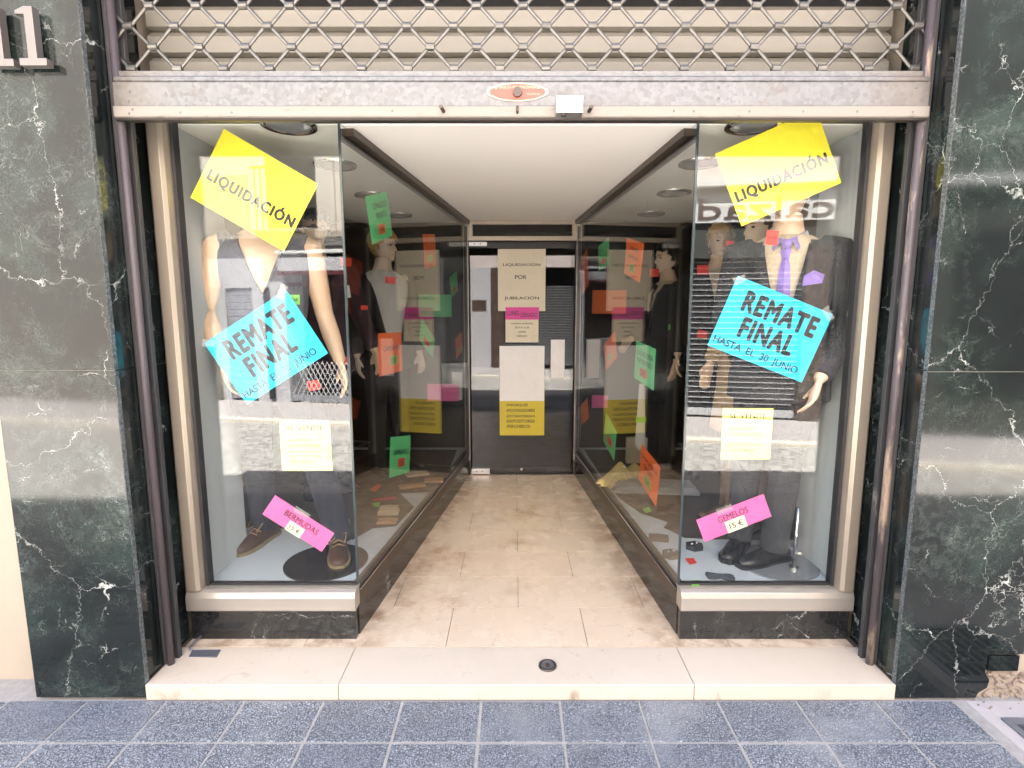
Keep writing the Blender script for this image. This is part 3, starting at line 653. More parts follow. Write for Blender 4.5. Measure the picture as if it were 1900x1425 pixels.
ob('shop_recess', -3.758, -2.20, -1.2, -.9, 0, 2.5, 'black_hole', ba); ob('ground_wall', -2.199, -1.2, -1.2, .002, 0, 2.5, 'plaster_grey', ba); ob('recess_side', -3.76, -3.755, -.9, -.5, 0, 2.5, 'black_hole', ba)
ob('awning_box', -3.70, -2.25, -.05, .25, 2.10, 2.30, 'plaster_grey', ba); ob('awning_bar', -3.70, -2.25, .18, .26, 2.04, 2.095, 'maroon_paint', ba); ob('lintel_bar', -3.75, -2.20, -.1, -.0, 1.88, 1.94, 'maroon_paint', ba)
for i in range(19):
    for s in (1, -1):
        u = -3.75 + i * .085; mb = MB(); u1 = u + s * .30
        a, b = Vector((u, -.06, .12)), Vector((u1, -.06, .12 + .55))
        if u1 > -2.21 or u1 < -3.76: continue
        mb.tube([a, b], .008, 5).xf(lambda v: O0 + EU * v.x + EN * v.y + Vector((0, 0, v.z))).build('grille_bar', 'shutter_light', ba)
ob('grille_foot', -3.755, -2.201, -.09, -.03, .02, .12, 'shutter_grey', ba)
MB().tube([(-4.06, .05, .05), (-4.06, .05, 1.86)], .045, 10).xf(lambda v: O0 + EU * v.x + EN * v.y + Vector((0, 0, v.z))).build('downpipe', 'black_hole', ba)
win = ob('window', -3.98, -3.13, -.02, .012, 2.78, 4.5, 'black_hole', ba)
for i in range(9): ob('rail_bar', -3.97 + i * .10, -3.955 + i * .10, .30, .315, 2.72, 3.62, 'iron', ba)
ob('rail_top', -4.02, -3.10, .29, .325, 3.62, 3.65, 'iron', ba); ob('balcony_slab', -4.1, -3.095, .015, .36, 2.702, 2.72, 'stone_rough', ba)
# building B (middle): grey pillar, plaque, brown stone, shuttered window
bb = empty('opposite_building', tuple(O0 + EU * .2), 'shuttered shop with grey pillar and brown stone mirrored in the door', 'building')
ob('upper_wall', -1.199, 1.55, -6, 0, 2.35, 7.6, 'plaster_pink', bb); ob('pillar', -1.199, -.57, -.6, .03, 0, 2.349, 'plaster_grey', bb); ob('plaque', -1.02, -.68, .031, .045, 1.36, 1.60, 'brown_stone', bb)
ob('stone_pier', -.569, -.26, -.6, .02, 0, 2.349, 'brown_stone', bb); ob('recess', -.259, 1.55, -.6, -.3, 0, 2.349, 'black_hole', bb)
for i in range(30): ob('shutter_slat', -.258, 1.36, -.10, -.085, .06 + i * .062, .105 + i * .062, 'shutter_dark', bb); 
for i in range(30): ob('slat_edge', -.258, 1.36, -.0845, -.072, .106 + i * .062, .116 + i * .062, 'shutter_light', bb)
ob('stone_pier', 1.361, 1.55, -.3, .02, 0, 2.349, 'brown_stone', bb)
# building C (right): shoe shop with sign band and slatted shutter
bcx = empty('opposite_building', tuple(O0 + EU * 3.4), 'shoe shop with white sign band and slatted shutter mirrored in right window', 'building')
mat('dark_front', rough=.5, build=lambda g: {'Base Color': g.mix(g.noise(3, None, 4), (.05, .055, .05), (.10, .10, .09))})
ob('upper_wall', 1.551, 4.549, -6, 0, 2.35, 7.6, 'plaster_pink', bcx)
bdk = empty('opposite_building', tuple(O0 + EU * 7), 'dark fronted house mirrored in the polished right pier', 'building')
mat('dark_front', rough=.5, build=lambda g: {'Base Color': g.mix(g.noise(3, None, 4), (.05, .055, .05), (.10, .10, .09))})
ob('wall', 4.552, 14, -6, .0, 0, 7.6, 'dark_front', bdk); ob('cornice', 4.552, 14, .001, .12, 2.9, 3.0, 'plaster_grey', bdk); ob('shop_window', 5.2, 6.8, .001, .03, .5, 2.4, 'black_hole', bdk)
ob('stone_pier', 3.93, 4.549, -.6, .04, 0, 2.349, 'brown_stone', bcx); ob('recess', 1.551, 3.929, -.6, -.3, 0, 2.349, 'black_hole', bcx)
for i in range(28): ob('shutter_slat', 1.60, 3.92, -.10, -.085, .13 + i * .075, .195 + i * .075, 'shutter_dark', bcx)
for i in range(28): ob('slat_edge', 1.60, 3.92, -.0845, -.070, .196 + i * .075, .206 + i * .075, 'shutter_light', bcx)
ob('shutter_foot', 1.60, 3.92, -.11, -.05, .02, .12, 'shutter_light', bcx); ob('fascia', 1.551, 4.548, .001, .018, 2.20, 2.655, 'dark_front', bcx); ob('ledge', 1.551, 4.56, .001, .16, 3.12, 3.19, 'white_paint', bcx)
sg = ob('sign_band', 1.75, 4.34, .001, .06, 2.66, 3.03, 'white_paint', bcx, .005)
lettering('calzados', O0 + EU * 3.02 + EN * .061 + Vector((0, 0, 2.835)), -EU, uz, EN, 2.35, 'sign_letter', sg, .012, .26, depth=.012)
# neighbours on our own side
nb = empty('neighbour_house', (-8, .2, 0), 'cream rendered neighbouring wall at the left picture edge', 'building')
box('wall', -14, -1.861, .122, 8, -.2, 5.13, 'cream_wall', nb)
nb2 = empty('neighbour_house', (8, .2, 0), 'cream rendered neighbouring wall beside the broken marble corner at right', 'building')
box('wall', 2.0215, 14, .03, 8, -.2, 5.13, 'cream_wall', nb2)
box('rear_wall', -1.86, 2.021, 6.2, 8, -.2, 3.40, 'cream_wall', sb)
# ================================================================== MANNEQUINS
mat('skin_m', rough=.42, build=lambda g: {'Base Color': g.mix(g.noise(9, None, 3), (.60, .40, .27), (.66, .46, .32))})
mat('skin_pale', rough=.45, build=lambda g: {'Base Color': g.mix(g.noise(9, None, 3), (.64, .48, .37), (.70, .54, .43))})
mat('skin_dark', rough=.45, build=lambda g: {'Base Color': g.mix(g.noise(9, None, 3), (.40, .26, .18), (.46, .31, .22))})
def cloth(name, a, b, rough=.85, sc=180, sheen=.02):
    return mat(name, a, rough, build=lambda g: {'Base Color': g.mix(g.noise(sc, None, 3, .6), a, b), 'Normal': g.bump(g.m('ADD', g.noise(sc, None, 3), g.m('MULTIPLY', g.noise(11, g.pos((1, 1, .45)), 4, .6, .8), 5.0)), .55, .008)}, Sheen_Weight=sheen)
cloth('w_charcoal', (.024, .023, .025), (.046, .044, .046)); cloth('w_black', (.008, .008, .009), (.016, .015, .016)); cloth('w_navy', (.014, .015, .024), (.026, .028, .040), sc=260)
cloth('w_tan', (.36, .23, .125), (.44, .30, .17)); cloth('w_slate', (.075, .076, .095), (.11, .11, .135)); cloth('w_plum', (.028, .008, .016), (.045, .015, .024)); cloth('w_cream', (.46, .36, .26), (.54, .44, .33))
cloth('w_white', (.55, .53, .50), (.62, .60, .57)); cloth('w_brown', (.14, .075, .04), (.19, .11, .06)); cloth('w_grey', (.20, .20, .21), (.26, .26, .27)); cloth('w_skyblue', (.42, .55, .66), (.5, .62, .72))
mat('silk_purple', (.20, .12, .42), .35, build=lambda g: {'Base Color': g.mix(g.noise(40, g.pos((1, 1, .4)), 4), (.15, .085, .34), (.30, .21, .55))}, Sheen_Weight=.5); mat('silk_black', (.015, .01, .015), .3)
mat('leather_black', (.012, .011, .011), .22); mat('leather_brown', (.085, .042, .022), .5); mat('rubber_tan', (.26, .20, .10), .7); mat('lace', (.36, .22, .11), .8)
def hairmat(n, a, b): return mat(n, a, .45, build=lambda g: {'Base Color': g.mix(g.noise(60, g.pos((1, 1, .35)), 4), a, b), 'Normal': g.bump(g.noise(70, g.pos((1, 1, .3)), 3), .8, .006)})
hairmat('hair_blond', (.34, .19, .06), (.55, .35, .13)); hairmat('hair_black', (.008, .007, .006), (.02, .016, .013)); hairmat('hair_brown', (.07, .035, .018), (.12, .065, .035))
mat('eye', (.02, .02, .02), .2); mat('lip', (.42, .18, .14), .4); mat('disc_dark', (.030, .024, .021), .12, .2); mat('sunglass', (.01, .01, .01), .05)

def remesh(mb, voxel, it=4):
    me = bpy.data.meshes.new('r'); me.from_pydata(mb.V, [], mb.F); o = bpy.data.objects.new('r', me); COL.objects.link(o)
    m = o.modifiers.new('r', 'REMESH'); m.mode = 'VOXEL'; m.voxel_size = voxel
    s = o.modifiers.new('s', 'SMOOTH'); s.factor = .5; s.iterations = it
    e = bpy.data.meshes.new_from_object(o.evaluated_get(bpy.context.evaluated_depsgraph_get())); r = MB(); r.V = [v.co.copy() for v in e.vertices]; r.F = [tuple(p.vertices) for p in e.polygons]
    bpy.data.objects.remove(o); bpy.data.meshes.remove(me); bpy.data.meshes.remove(e); return r
def interp(t, xs, ys):
    if t <= xs[0]: return ys[0]
    for i in range(len(xs) - 1):
        if t <= xs[i + 1]:
            k = (t - xs[i]) / (xs[i + 1] - xs[i]); k = k * k * (3 - 2 * k); return ys[i] * (1 - k) + ys[i + 1] * k
    return ys[-1]
TZ = [.84, .90, 1.00, 1.10, 1.22, 1.33, 1.42, 1.475, 1.51, 1.54, 1.62]
TRX = [.165, .172, .160, .146, .160, .178, .186, .165, .105, .066, .056]
TRY = [.115, .120, .112, .104, .112, .122, .112, .092, .074, .064, .060]
TYC = [0, 0, 0, .0, .0, .0, .004, .012, .018, .014, .0]
def torso(mb, z0, z1, inf, flare=0, n=28, step=.03):
    R = []; z = z0
    while True:
        e = flare * max(0, (1.05 - z)) ; rx = interp(z, TZ, TRX) + inf + e; ry = interp(z, TZ, TRY) + inf + e * .7; yc = interp(z, TZ, TYC)
        if z < .84: rx += 0
        R.append([Vector((rx * cos(a), yc + ry * sin(a), z)) for a in (2 * pi * k / n for k in range(n))])
        if z >= z1: break
        z = min(z + step, z1)
    mb.rings(R)
def front(x, z, inf):
    rx = interp(z, TZ, TRX) + inf; ry = interp(z, TZ, TRY) + inf; return interp(z, TZ, TYC) - ry * sqrt(max(.05, 1 - (x / rx) ** 2))
HZ = [0, .012, .035, .06, .085, .11, .135, .165, .19, .212, .226]
HW = [.022, .036, .050, .058, .064, .068, .0715, .073, .064, .042, .004]
HF = [.070, .080, .085, .086, .087, .086, .092, .088, .074, .048, .004]
HB = [.000, .012, .030, .055, .080, .094, .100, .100, .088, .058, .004]
def head_mesh(off=0, hair=False, seed=0):
    mb = MB(); n = 40; R = []; K = 44
    rnd = random.Random(seed)
    ph = [rnd.uniform(0, 6) for _ in range(6)]
    for i in range(K + 1):
        z = .226 * (1 - cos(pi * i / K)) / 2; w = interp(z, HZ, HW); fr = interp(z, HZ, HF); bk = interp(z, HZ, HB); ring = []
        for k in range(n):
            a = 2 * pi * k / n; x = w * cos(a); s = sin(a); y = (bk * s if s > 0 else fr * s * (1 - .10 * cos(a) ** 2))
            if s < 0 and not hair:
                fx = -s
                nz = 0
                if .07 < z < .128: nz = .026 * (1 - (z - .074) / .054) ** .9 if z > .074 else .026 * (z - .07) / .004
                y -= nz * exp(-(x / (.0085 + .05 * max(0, .09 - z))) ** 2) * fx
                y -= .007 * exp(-(x / .02) ** 2 - ((z - .052) / .007) ** 2) + .006 * exp(-(x / .02) ** 2 - ((z - .039) / .006) ** 2) + .006 * exp(-(x / .018) ** 2 - ((z - .012) / .010) ** 2)
                y += .011 * exp(-((abs(x) - .031) / .014) ** 2 - ((z - .112) / .011) ** 2)
                y -= .005 * exp(-((abs(x) - .028) / .02) ** 2 - ((z - .130) / .006) ** 2)
            if hair:
                d = off + .006 * (sin(9 * a + ph[0] + z * 60) + sin(17 * a + ph[1] - z * 90) * .7 + sin(5 * a + ph[2]) * .8)
                L = max(1e-6, sqrt(x * x + y * y)); x += x / L * d; y += y / L * d; zz = z + off * .9 * max(0, (z - .12) / .1) + .004 * sin(11 * a + ph[3])
                ring.append(Vector((x, y, zz)))
            else: ring.append(Vector((x, y, z)))
        R.append(ring)
    mb.rings(R)
    if hair:
        keep = []
        for f in mb.F:
            c = sum((mb.V[i] for i in f), Vector()) / len(f)
            fy = c.y; lim = .158 if fy < -.045 else (.125 if fy < -.01 else (.085 if fy < .03 else .035))
            lim += .006 * sin(c.x * 180 + ph[4])
            if c.z > lim: keep.append(f)
        mb.F = keep
    else:
        for s in (1, -1):
            mb.ball((s * .0715, .012, .104), (.009, .017, .029), 8, 7)
    return mb
def hand(mb, W, d, inw, curl=.4):
    d = Vector(d).normalized(); inw = Vector(inw); inw = (inw - d * inw.dot(d)).normalized(); side = d.cross(inw)      # side: towards the thumb
    mb.tube([W - d * .01, W + d * .03, W + d * .07, W + d * .095], [.024, .034, .038, .034], 10, .45, ref=side)
    for i, (o, L) in enumerate(((.029, .068), (.0098, .078), (-.0098, .073), (-.029, .058))):
        p = W + d * .088 + side * o; q = p + d * L * .45 + inw * L * .10 * curl * 2; r = q + d * L * .33 + inw * L * .25 * curl * 2; e = r + d * L * .22 + inw * L * .28 * curl * 2
        mb.tube([p, q, r, e], [.0092, .0088, .008, .006], 7)
    p = W + d * .025 + side * .026; mb.tube([p, p + d * .03 + side * .022 + inw * .012, p + d * .062 + side * .026 + inw * .024], [.0125, .0105, .008], 7)

def figure(name, label, cat, loc, face, P, group=None):
    """loc: floor point; face: heading (0 looks at the street); P: pose and clothes"""
    s = P.get('scale', 1.0); cth, sth = cos(face), sin(face); base = Vector(loc)
    def X(v): v = v * s; return base + Vector((v.x * cth - v.y * sth, v.x * sth + v.y * cth, v.z))
    t = empty(name, loc, label, cat, group)
    def put(nm, mb, m, parent=t, smooth=True): return mb.xf(X).build(nm, m, parent, smooth=smooth)
    sh = {k: Vector((k * .187, .008, 1.452)) for k in (-1, 1)}
    el = P.get('elbow', {-1: (-.255, .03, 1.16), 1: (.255, .03, 1.16)}); wr = P.get('wrist', {-1: (-.265, -.05, .91), 1: (.265, -.05, .91)})
    el = {k: Vector(v) for k, v in el.items()}; wr = {k: Vector(v) for k, v in wr.items()}
    body = MB(); torso(body, .84, 1.62, 0)
    for k in (-1, 1):
        body.tube([sh[k] + Vector((-k * .03, 0, .012)), sh[k], (sh[k] * .6 + el[k] * .4), el[k], (el[k] * .55 + wr[k] * .45), wr[k]], [.050, .060, .052, .041, .041, .027], 12)
        hand(body, wr[k], wr[k] - el[k] + Vector((0, 0, -.12)), (-k, -.3, 0))
        body.tube([(k * .09, 0, .92), (k * .095, 0, .80)], [.085, .08], 12)
    body = remesh(body, .0085, 3)
    hm = head_mesh(); ht = P.get('head_turn', 0); hz = P.get('head_tilt', 0)
    hx = lambda v: Vector((v.x * cos(ht) - v.y * sin(ht), v.x * sin(ht) + v.y * cos(ht) - .004, v.z * 1.0 + 1.592))
    if P.get('head', True):
        hm.xf(hx); b = len(body.V); body.V += hm.V; body.F += [tuple(i + b for i in f) for f in hm.F]
    bo = put('body', body, P.get('skin', 'skin_m'))
    if P.get('head', True):
        put('hair', head_mesh(P.get('hair_off', .012), True, P.get('seed', 1)).xf(hx), P.get('hair', 'hair_brown'))
        for k in (-1, 1):
            e = MB().ball((k * .031, -.0765, .112), (.0125, .006, .0055), 10, 6).xf(hx); put('eye', e, 'eye')
            e = MB().tube([(k * .012, -.0905, .128), (k * .030, -.0895, .1325), (k * .048, -.0755, .128)], [.002, .003, .0015], 6).xf(hx); put('brow', e, P.get('hair', 'hair_brown'))
        put('lips', MB().tube([(-.021, -.079, .0455), (-.009, -.0895, .0465), (0, -.0912, .0455), (.009, -.0895, .0465), (.021, -.079, .0455)], [.001, .0035, .004, .0035, .001], 6).xf(hx), 'lip')
        if P.get('glasses'): put('sunglasses', MB().tube([(-.072, .0, .115), (-.062, -.07, .114), (-.03, -.095, .112), (0, -.098, .114), (.03, -.095, .112), (.062, -.07, .114), (.072, 0, .115)], [.003, .007, .014, .006, .014, .007, .003], 8).xf(hx), 'sunglass')
    # trousers and shoes
    ft = P.get('feet', {-1: (-.11, .0), 1: (.11, .0)}); dirs = P.get('toes', {-1: -.15, 1: .15}); tr = MB()
    torso(tr, .84, 1.04, .012)
    for k in (-1, 1):
        fx, fy = ft[k]; kn = Vector((k * .045 + fx * .5, fy * .5 - .015, .50))
        tr.tube([(k * .085, .005, .90), (k * .09, .0, .80), kn + Vector((0, .005, .08)), kn, (kn.x * .4 + fx * .6, kn.y * .4 + fy * .6, .26), (fx, fy, .10), (fx, fy - .006, .055)], [.092, .098, .075, .070, .066, .064, .066], 16)
    put('trousers', remesh(tr, .012, 3), P.get('legs', 'w_black'))
    for k in (-1, 1):
        fx, fy = ft[k]; a = dirs[k]; u = Vector((sin(a), -cos(a), 0)); r = Vector((cos(a), sin(a), 0)); c = Vector((fx, fy, 0)); lift = P.get('lift', .0)
        prof = [(-.085, .030, .060), (-.06, .036, .085), (-.01, .036, .092), (.04, .040, .080), (.09, .047, .062), (.14, .046, .048), (.18, .036, .038), (.205, .016, .026)]
        R = [[c + u * l + r * (w_ * cos(q)) + Vector((0, 0, lift + .012 + max(0, sin(q)) * h_ * .92)) for q in (2 * pi * j / 16 for j in range(16))] for l, w_, h_ in prof]
        so_ = put('shoe', MB().rings(R), P.get('shoes', 'leather_black'))
        R = [[c + u * (l * 1.03) + r * ((w_ + .005) * x) + Vector((0, 0, z + lift)) for x, z in ((-1, 0), (1, 0), (1.02, .018), (-1.02, .018))] for l, w_, h_ in prof]
        put('sole', MB().rings(R), P.get('soles', 'leather_black'), so_, False)
        if P.get('laces'):
            for i in range(3):
                l = .035 + i * .028; put('lace', MB().tube([c + u * l - r * .028 + Vector((0, 0, .075 - i * .006)), c + u * (l + .01) + Vector((0, 0, .098 - i * .010)), c + u * l + r * .028 + Vector((0, 0, .075 - i * .006))], .0035, 6), 'lace', so_)
            put('lace', MB().tube([c + u * .03 + Vector((0, 0, .10)), c + u * .05 - r * .04 + Vector((0, 0, .115)), c + u * .085 - r * .035 + Vector((0, 0, .085)), c + u * .04 + Vector((0, 0, .10)), c + u * .06 + r * .04 + Vector((0, 0, .115)), c + u * .10 + r * .03 + Vector((0, 0, .08))], .0032, 6), 'lace', so_)
    # upper clothes
    top = P.get('top', 'suit'); jm = P.get('jacket', 'w_black')
    vz = P.get('v', 1.14); vw = P.get('vw', .085)
    def vhalf(z): return vw * max(0, min(1, (z - vz) / (1.47 - vz))) ** .85
    if top in ('suit', 'coat', 'vest', 'shirt'):
        inf = {'suit': .024, 'coat': .030, 'vest': .012, 'shirt': .016}[top]; hem = {'suit': .80, 'coat': .56, 'vest': .92, 'shirt': .88}[top]
        if top in ('suit', 'coat', 'shirt') and P.get('shirt'):
            sm = MB(); torso(sm, .86, 1.525, .010); put('shirt', remesh(sm, .012, 2), P['shirt'])
        jk = MB(); torso(jk, hem, 1.50 if top != 'shirt' else 1.515, inf, .12 if top != 'vest' else 0)
        if top != 'vest':
            for k in (-1, 1):
                cuff = wr[k] + (el[k] - wr[k]) * .06
                jk.tube([sh[k] + Vector((-k * .055, 0, .015)), sh[k] + Vector((0, 0, .004)), sh[k] * .62 + el[k] * .38, el[k], el[k] * .5 + wr[k] * .5, cuff], [.060, .080, .071, .060, .055, .047], 14)
        else:
            for k in (-1, 1): jk.tube([sh[k] + Vector((-k * .06, .0, .02)), sh[k] + Vector((-k * .012, 0, .008))], [.055, .058], 12)
        jk = remesh(jk, .011, 3)
        if P.get('open', True):
            F = []
            for f in jk.F:
                c = sum((jk.V[i] for i in f), Vector()) / len(f)
                if c.y < .03 and c.z > vz and abs(c.x) < vhalf(c.z) and not (c.y > -.03 and c.z < 1.40): continue
                F.append(f)
            jk.F = F
        jo = put({'suit': 'jacket', 'coat': 'coat', 'vest': 'waistcoat', 'shirt': 'shirt'}[top], jk, jm)
        if P.get('open', True):
            for k in (-1, 1):
                R = []; lw = .062 if top in ('suit', 'coat') else .012
                N = 14
                for i in range(N + 1):
                    q = i / N; z = vz - .02 + (1.50 - vz) * q; xi = vhalf(z) - .004
                    wd = lw * (min(1, q * 2.2) if q < .72 else max(.45, 1 - (q - .72) * 1.6)) + .004
                    ring = []
                    for xx, dd in ((xi, .004), (xi + wd * .5, .012), (xi + wd, .007), (xi + wd, .001), (xi, -.004)):
                        zz = z + (xx - xi) * .25; ring.append(Vector((k * xx, front(xx, min(zz, 1.475), inf) - dd + max(0, z - 1.44) * .55, zz)))
                    R.append(ring)
                put('lapel' if lw > .03 else 'trim', MB().rings(R), P.get('lapel', jm), jo)
        if P.get('tie'):
            R = []; zt = P.get('tie_end', vz + .01)
            for i in range(12):
                q = i / 11; z = 1.487 - (1.487 - zt) * q; hw = .013 + .027 * q + (.006 if i == 1 else 0) - (.005 if i == 2 else 0)
                R.append([Vector((x_, front(0, min(z, 1.47), .012) - d_ + max(0, z - 1.45) * .4, z)) for x_, d_ in ((-hw, .003), (0, .012), (hw, .003), (0, .001))])
            R.append([Vector((x_, front(0, zt, .012) - d_, zt - .03)) for x_, d_ in ((-.003, .003), (0, .010), (.003, .003), (0, .001))])
            put('tie', MB().rings(R), P['tie'], t, False)
            mbk = MB(); mbk.tube([(0, front(0, 1.47, .012) - .006, 1.495), (0, front(0, 1.46, .012) - .010, 1.462)], [.026, .015], 8, .7, ref=(1, 0, 0)); put('tie_knot', mbk, P['tie'])
        if P.get('collar'):
            for k in (-1, 1):
                put('collar', MB().rings([[Vector((k * .012, front(.01, 1.47, .012) - .008, 1.500)), Vector((k * .012, front(.01, 1.47, .012) - .014, 1.498)), Vector((k * .045, front(.04, 1.46, .012) - .012, 1.452)), Vector((k * .05, front(.04, 1.46, .012) - .006, 1.456))], [Vector((k * .075, .0, 1.545)), Vector((k * .080, -.003, 1.540)), Vector((k * .092, -.004, 1.505)), Vector((k * .088, .0, 1.508))]]), P['collar'])
        if P.get('square'):
            put('pocket_square', MB().rings([[Vector((.070 + x_, front(.07 + x_, 1.30 + z_, inf) - d_, 1.30 + z_)) for x_, z_ in ((0, 0), (.075, .012), (.078 * sx_, .045 * sx_), (.04, .062 * sx_), (.004, .04 * sx_))] for sx_, d_ in ((1, .004), (1.04, .012), (.8, .018))]), P['square'], jo, False)
    # stand
    if P.get('disc'):
        (dx, dy), r, m = P['disc']; dp = Vector((dx, dy, 0)); q = MB()
        put('stand_disc', MB().disc((dx, dy), r, -.002, .006, 48), m, t, False)
        if P.get('rod'): rx_, ry_ = P['rod']; put('stand_rod', MB().tube([(rx_, ry_, .0), (rx_, ry_, .30)], .009, 10), 'chrome'); put('stand_collar', MB().disc((rx_, ry_), .022, .006, .016, 16), 'chrome', t, False); put('stand_knob', MB().tube([(rx_, ry_, .085), (rx_ + .03, ry_ - .005, .085)], .009, 8), 'champagne_light')
    return t
GZ = .3005
grpM = None
figure('mannequin', 'mannequin in slate waistcoat with bare arms and jeans behind left window', 'mannequin', (-1.125, .575, GZ), radians(16),
       dict(top='vest', jacket='w_slate', lapel='w_slate', v=1.24, vw=.095, legs='w_navy', shoes='leather_brown', soles='rubber_tan', laces=True, scale=1.02, hair='hair_brown',
            elbow={-1: (-.262, .04, 1.17), 1: (.235, .02, 1.16)}, wrist={-1: (-.17, -.10, .95), 1: (.30, -.07, .94)},
            feet={-1: (-.12, .27), 1: (.25, .02)}, toes={-1: -.5, 1: .05}, disc=((.20, -.09), .19, 'disc_dark')))
figure('mannequin', 'mannequin in charcoal suit with purple tie and pocket square behind right window', 'mannequin', (1.205, .54, GZ), radians(-27),
       dict(top='suit', jacket='w_charcoal', shirt='w_cream', tie='silk_purple', square='silk_purple', collar='silk_purple', legs='w_charcoal', v=1.08, vw=.09, scale=1.0, head_turn=-.3, hair='hair_black', skin='skin_m',
            elbow={-1: (-.25, .05, 1.16), 1: (.262, .04, 1.16)}, wrist={-1: (-.16, .12, .93), 1: (.16, -.15, .91)},
            feet={-1: (-.13, .10), 1: (.03, .03)}, toes={-1: -.2, 1: -.75}, disc=((.04, .02), .19, 'lamp_glass'), rod=(.12, -.02)))
figure('mannequin', 'mannequin in long tan coat turned sideways behind the charcoal suit', 'mannequin', (1.30, 1.03, GZ), radians(-70),
       dict(top='coat', jacket='w_tan', shirt='w_cream', legs='w_brown', scale=.955, hair='hair_brown', v=1.0, vw=.06, shoes='leather_brown', wrist={-1: (-.26, -.08, .93), 1: (.24, -.16, .93)}, disc=((0, 0), .17, 'disc_dark')))
figure('mannequin', 'blond mannequin in black suit facing the street deep in right window', 'mannequin', (1.44, 1.98, GZ - .03), radians(-8),
       dict(top='suit', jacket='w_black', shirt='w_cream', legs='w_black', scale=1.0, hair='hair_blond', hair_off=.016, seed=4, v=1.05, disc=((0, 0), .17, 'disc_dark')))
figure('mannequin', 'dark haired mannequin in black suit with bow at the throat seen through side pane', 'mannequin', (1.17, 2.32, GZ - .06), radians(-75),
       dict(top='suit', jacket='w_black', shirt='w_cream', tie='silk_black', legs='w_black', scale=.97, hair='hair_black', hair_off=.018, seed=9, v=1.12, skin='skin_m',
            elbow={-1: (-.255, .03, 1.16), 1: (.26, .03, 1.16)}, wrist={-1: (-.20, -.20, 1.06), 1: (.265, -.05, .91)}, disc=((0, 0), .17, 'disc_dark')))
figure('mannequin', 'dark haired mannequin in sunglasses and plum jacket beyond the front corner of left window', 'mannequin', (-1.27, 1.62, GZ), radians(34),
       dict(top='suit', jacket='w_plum', shirt='w_black', legs='w_black', scale=1.0, hair='hair_black', hair_off=.02, seed=3, v=1.15, skin='skin_m', glasses=True,
            elbow={-1: (-.26, .03, 1.16), 1: (.27, -.02, 1.16)}, wrist={-1: (-.27, -.03, .92), 1: (.33, -.10, .93)}, disc=((0, 0), .18, 'disc_dark')))
figure('mannequin', 'blond mannequin with open black jacket over pale shirt in profile in left window', 'mannequin', (-.95, 2.08, GZ - .02), radians(44),
       dict(top='suit', jacket='w_black', shirt='w_white', legs='w_black', scale=.985, hair='hair_blond', hair_off=.014, seed=6, v=.86, vw=.17, skin='skin_pale', head_turn=.55, disc=((0, 0), .18, 'disc_dark')))
figure('person', 'person in pale blue shirt and white trousers walking, mirrored in left window', 'person', tuple(O0 + EU * -5.12 + EN * .42), radians(180 + 60),
       dict(top='shirt', jacket='w_skyblue', open=False, legs='w_white', scale=.95, hair='hair_brown', feet={-1: (-.09, .16), 1: (.09, -.16)}, toes={-1: 0, 1: 0}, shoes='w_white', soles='rubber_tan'))
# ================================================================== POSTERS
IY = PY + .0062
def F4(*p): return [at(x, y, IY) for x, y in p]
nSL = Vector((nL.y, -nL.x, 0)); nSR = Vector((-nR.y, nR.x, 0))
def sideq(side, *p):
    A, n = (LA, nL) if side < 0 else (RA, nR); q = Vector((-n.y, n.x, 0)); inn = innL if side < 0 else innR
    return [onplane(x, y, A + inn * .0062, q) for x, y in p]
B1 = .024
poster('sale_poster', 'yellow LIQUIDACIÓN poster tilted down to the right on left window', 'poster', F4((415, 238), (590, 342), (527, 466), (353, 367)), 'p_yellow', [('LIQUIDACIÓN', .51, .60, .90, 'ink', .058, .20)])
poster('sale_poster', 'yellow LIQUIDACIÓN poster tilted up to the right on right window', 'poster', F4((1327, 285), (1513, 203), (1563, 338), (1376, 420)), 'p_yellow', [('LIQUIDACIÓN', .495, .62, .90, 'ink', .058, .20)])
tx = lambda: [('REMATE', .53, .26, .74, 'ink', .056, .26), ('FINAL', .50, .60, .54, 'ink', .056, .26), ('HASTA  EL  30  JUNIO', .47, .89, .88, 'ink', .010, .125)]
poster('closing_poster', 'blue REMATE FINAL poster tilted up to the right on left window', 'poster', F4((380, 636), (531, 537), (608, 656), (456, 752)), 'p_blue', tx(), tape=((.96, .0, .06, .03, .6), (.04, .03, .05, .03, -.6)))
poster('closing_poster', 'blue REMATE FINAL poster tilted down to the right on right window', 'poster', F4((1370, 512), (1546, 583), (1488, 710), (1312, 640)), 'p_blue', tx(), tape=((.95, .02, .06, .03, -.6), (.03, .04, .05, .03, .7)))
LST = ('-MANIQUIS', '-MOSTRADORES', '-ESTANTERÍAS', '-EXPOSITORES', '-PERCHEROS')
def sv(m='ink_faint'): return [('SE VENDE', .5, .15, .72, m, .022, .095)] + [(s, .14 + .27 * len(s) / 10, .40 + .105 * i, .54 * len(s) / 10, m, .014, .060) for i, s in enumerate(LST)]
poster('notice', 'pale yellow SE VENDE notice low on left window', 'notice', F4((518, 780), (612, 780), (616, 873), (523, 874)), 'p_paleyellow', sv('ink'), curl=.003)
poster('notice', 'pale yellow SE VENDE notice low on right window', 'notice', F4((1342, 758), (1434, 757), (1430, 853), (1337, 852)), 'p_paleyellow', sv('ink'), curl=.003)
poster('price_strip', 'pink BERMUDAS strip with fifteen euro tag on left window', 'price card', F4((511, 919), (620, 990), (597, 1024), (486, 954)), 'p_pink', [('BERMUDAS', .53, .37, .55, 'ink_pink', .008, .26)], [(.50, .79, .25, .46, 'p_tag', '15 €', 'ink_soft')], tape=((.45, .0, .07, .025, .0),))
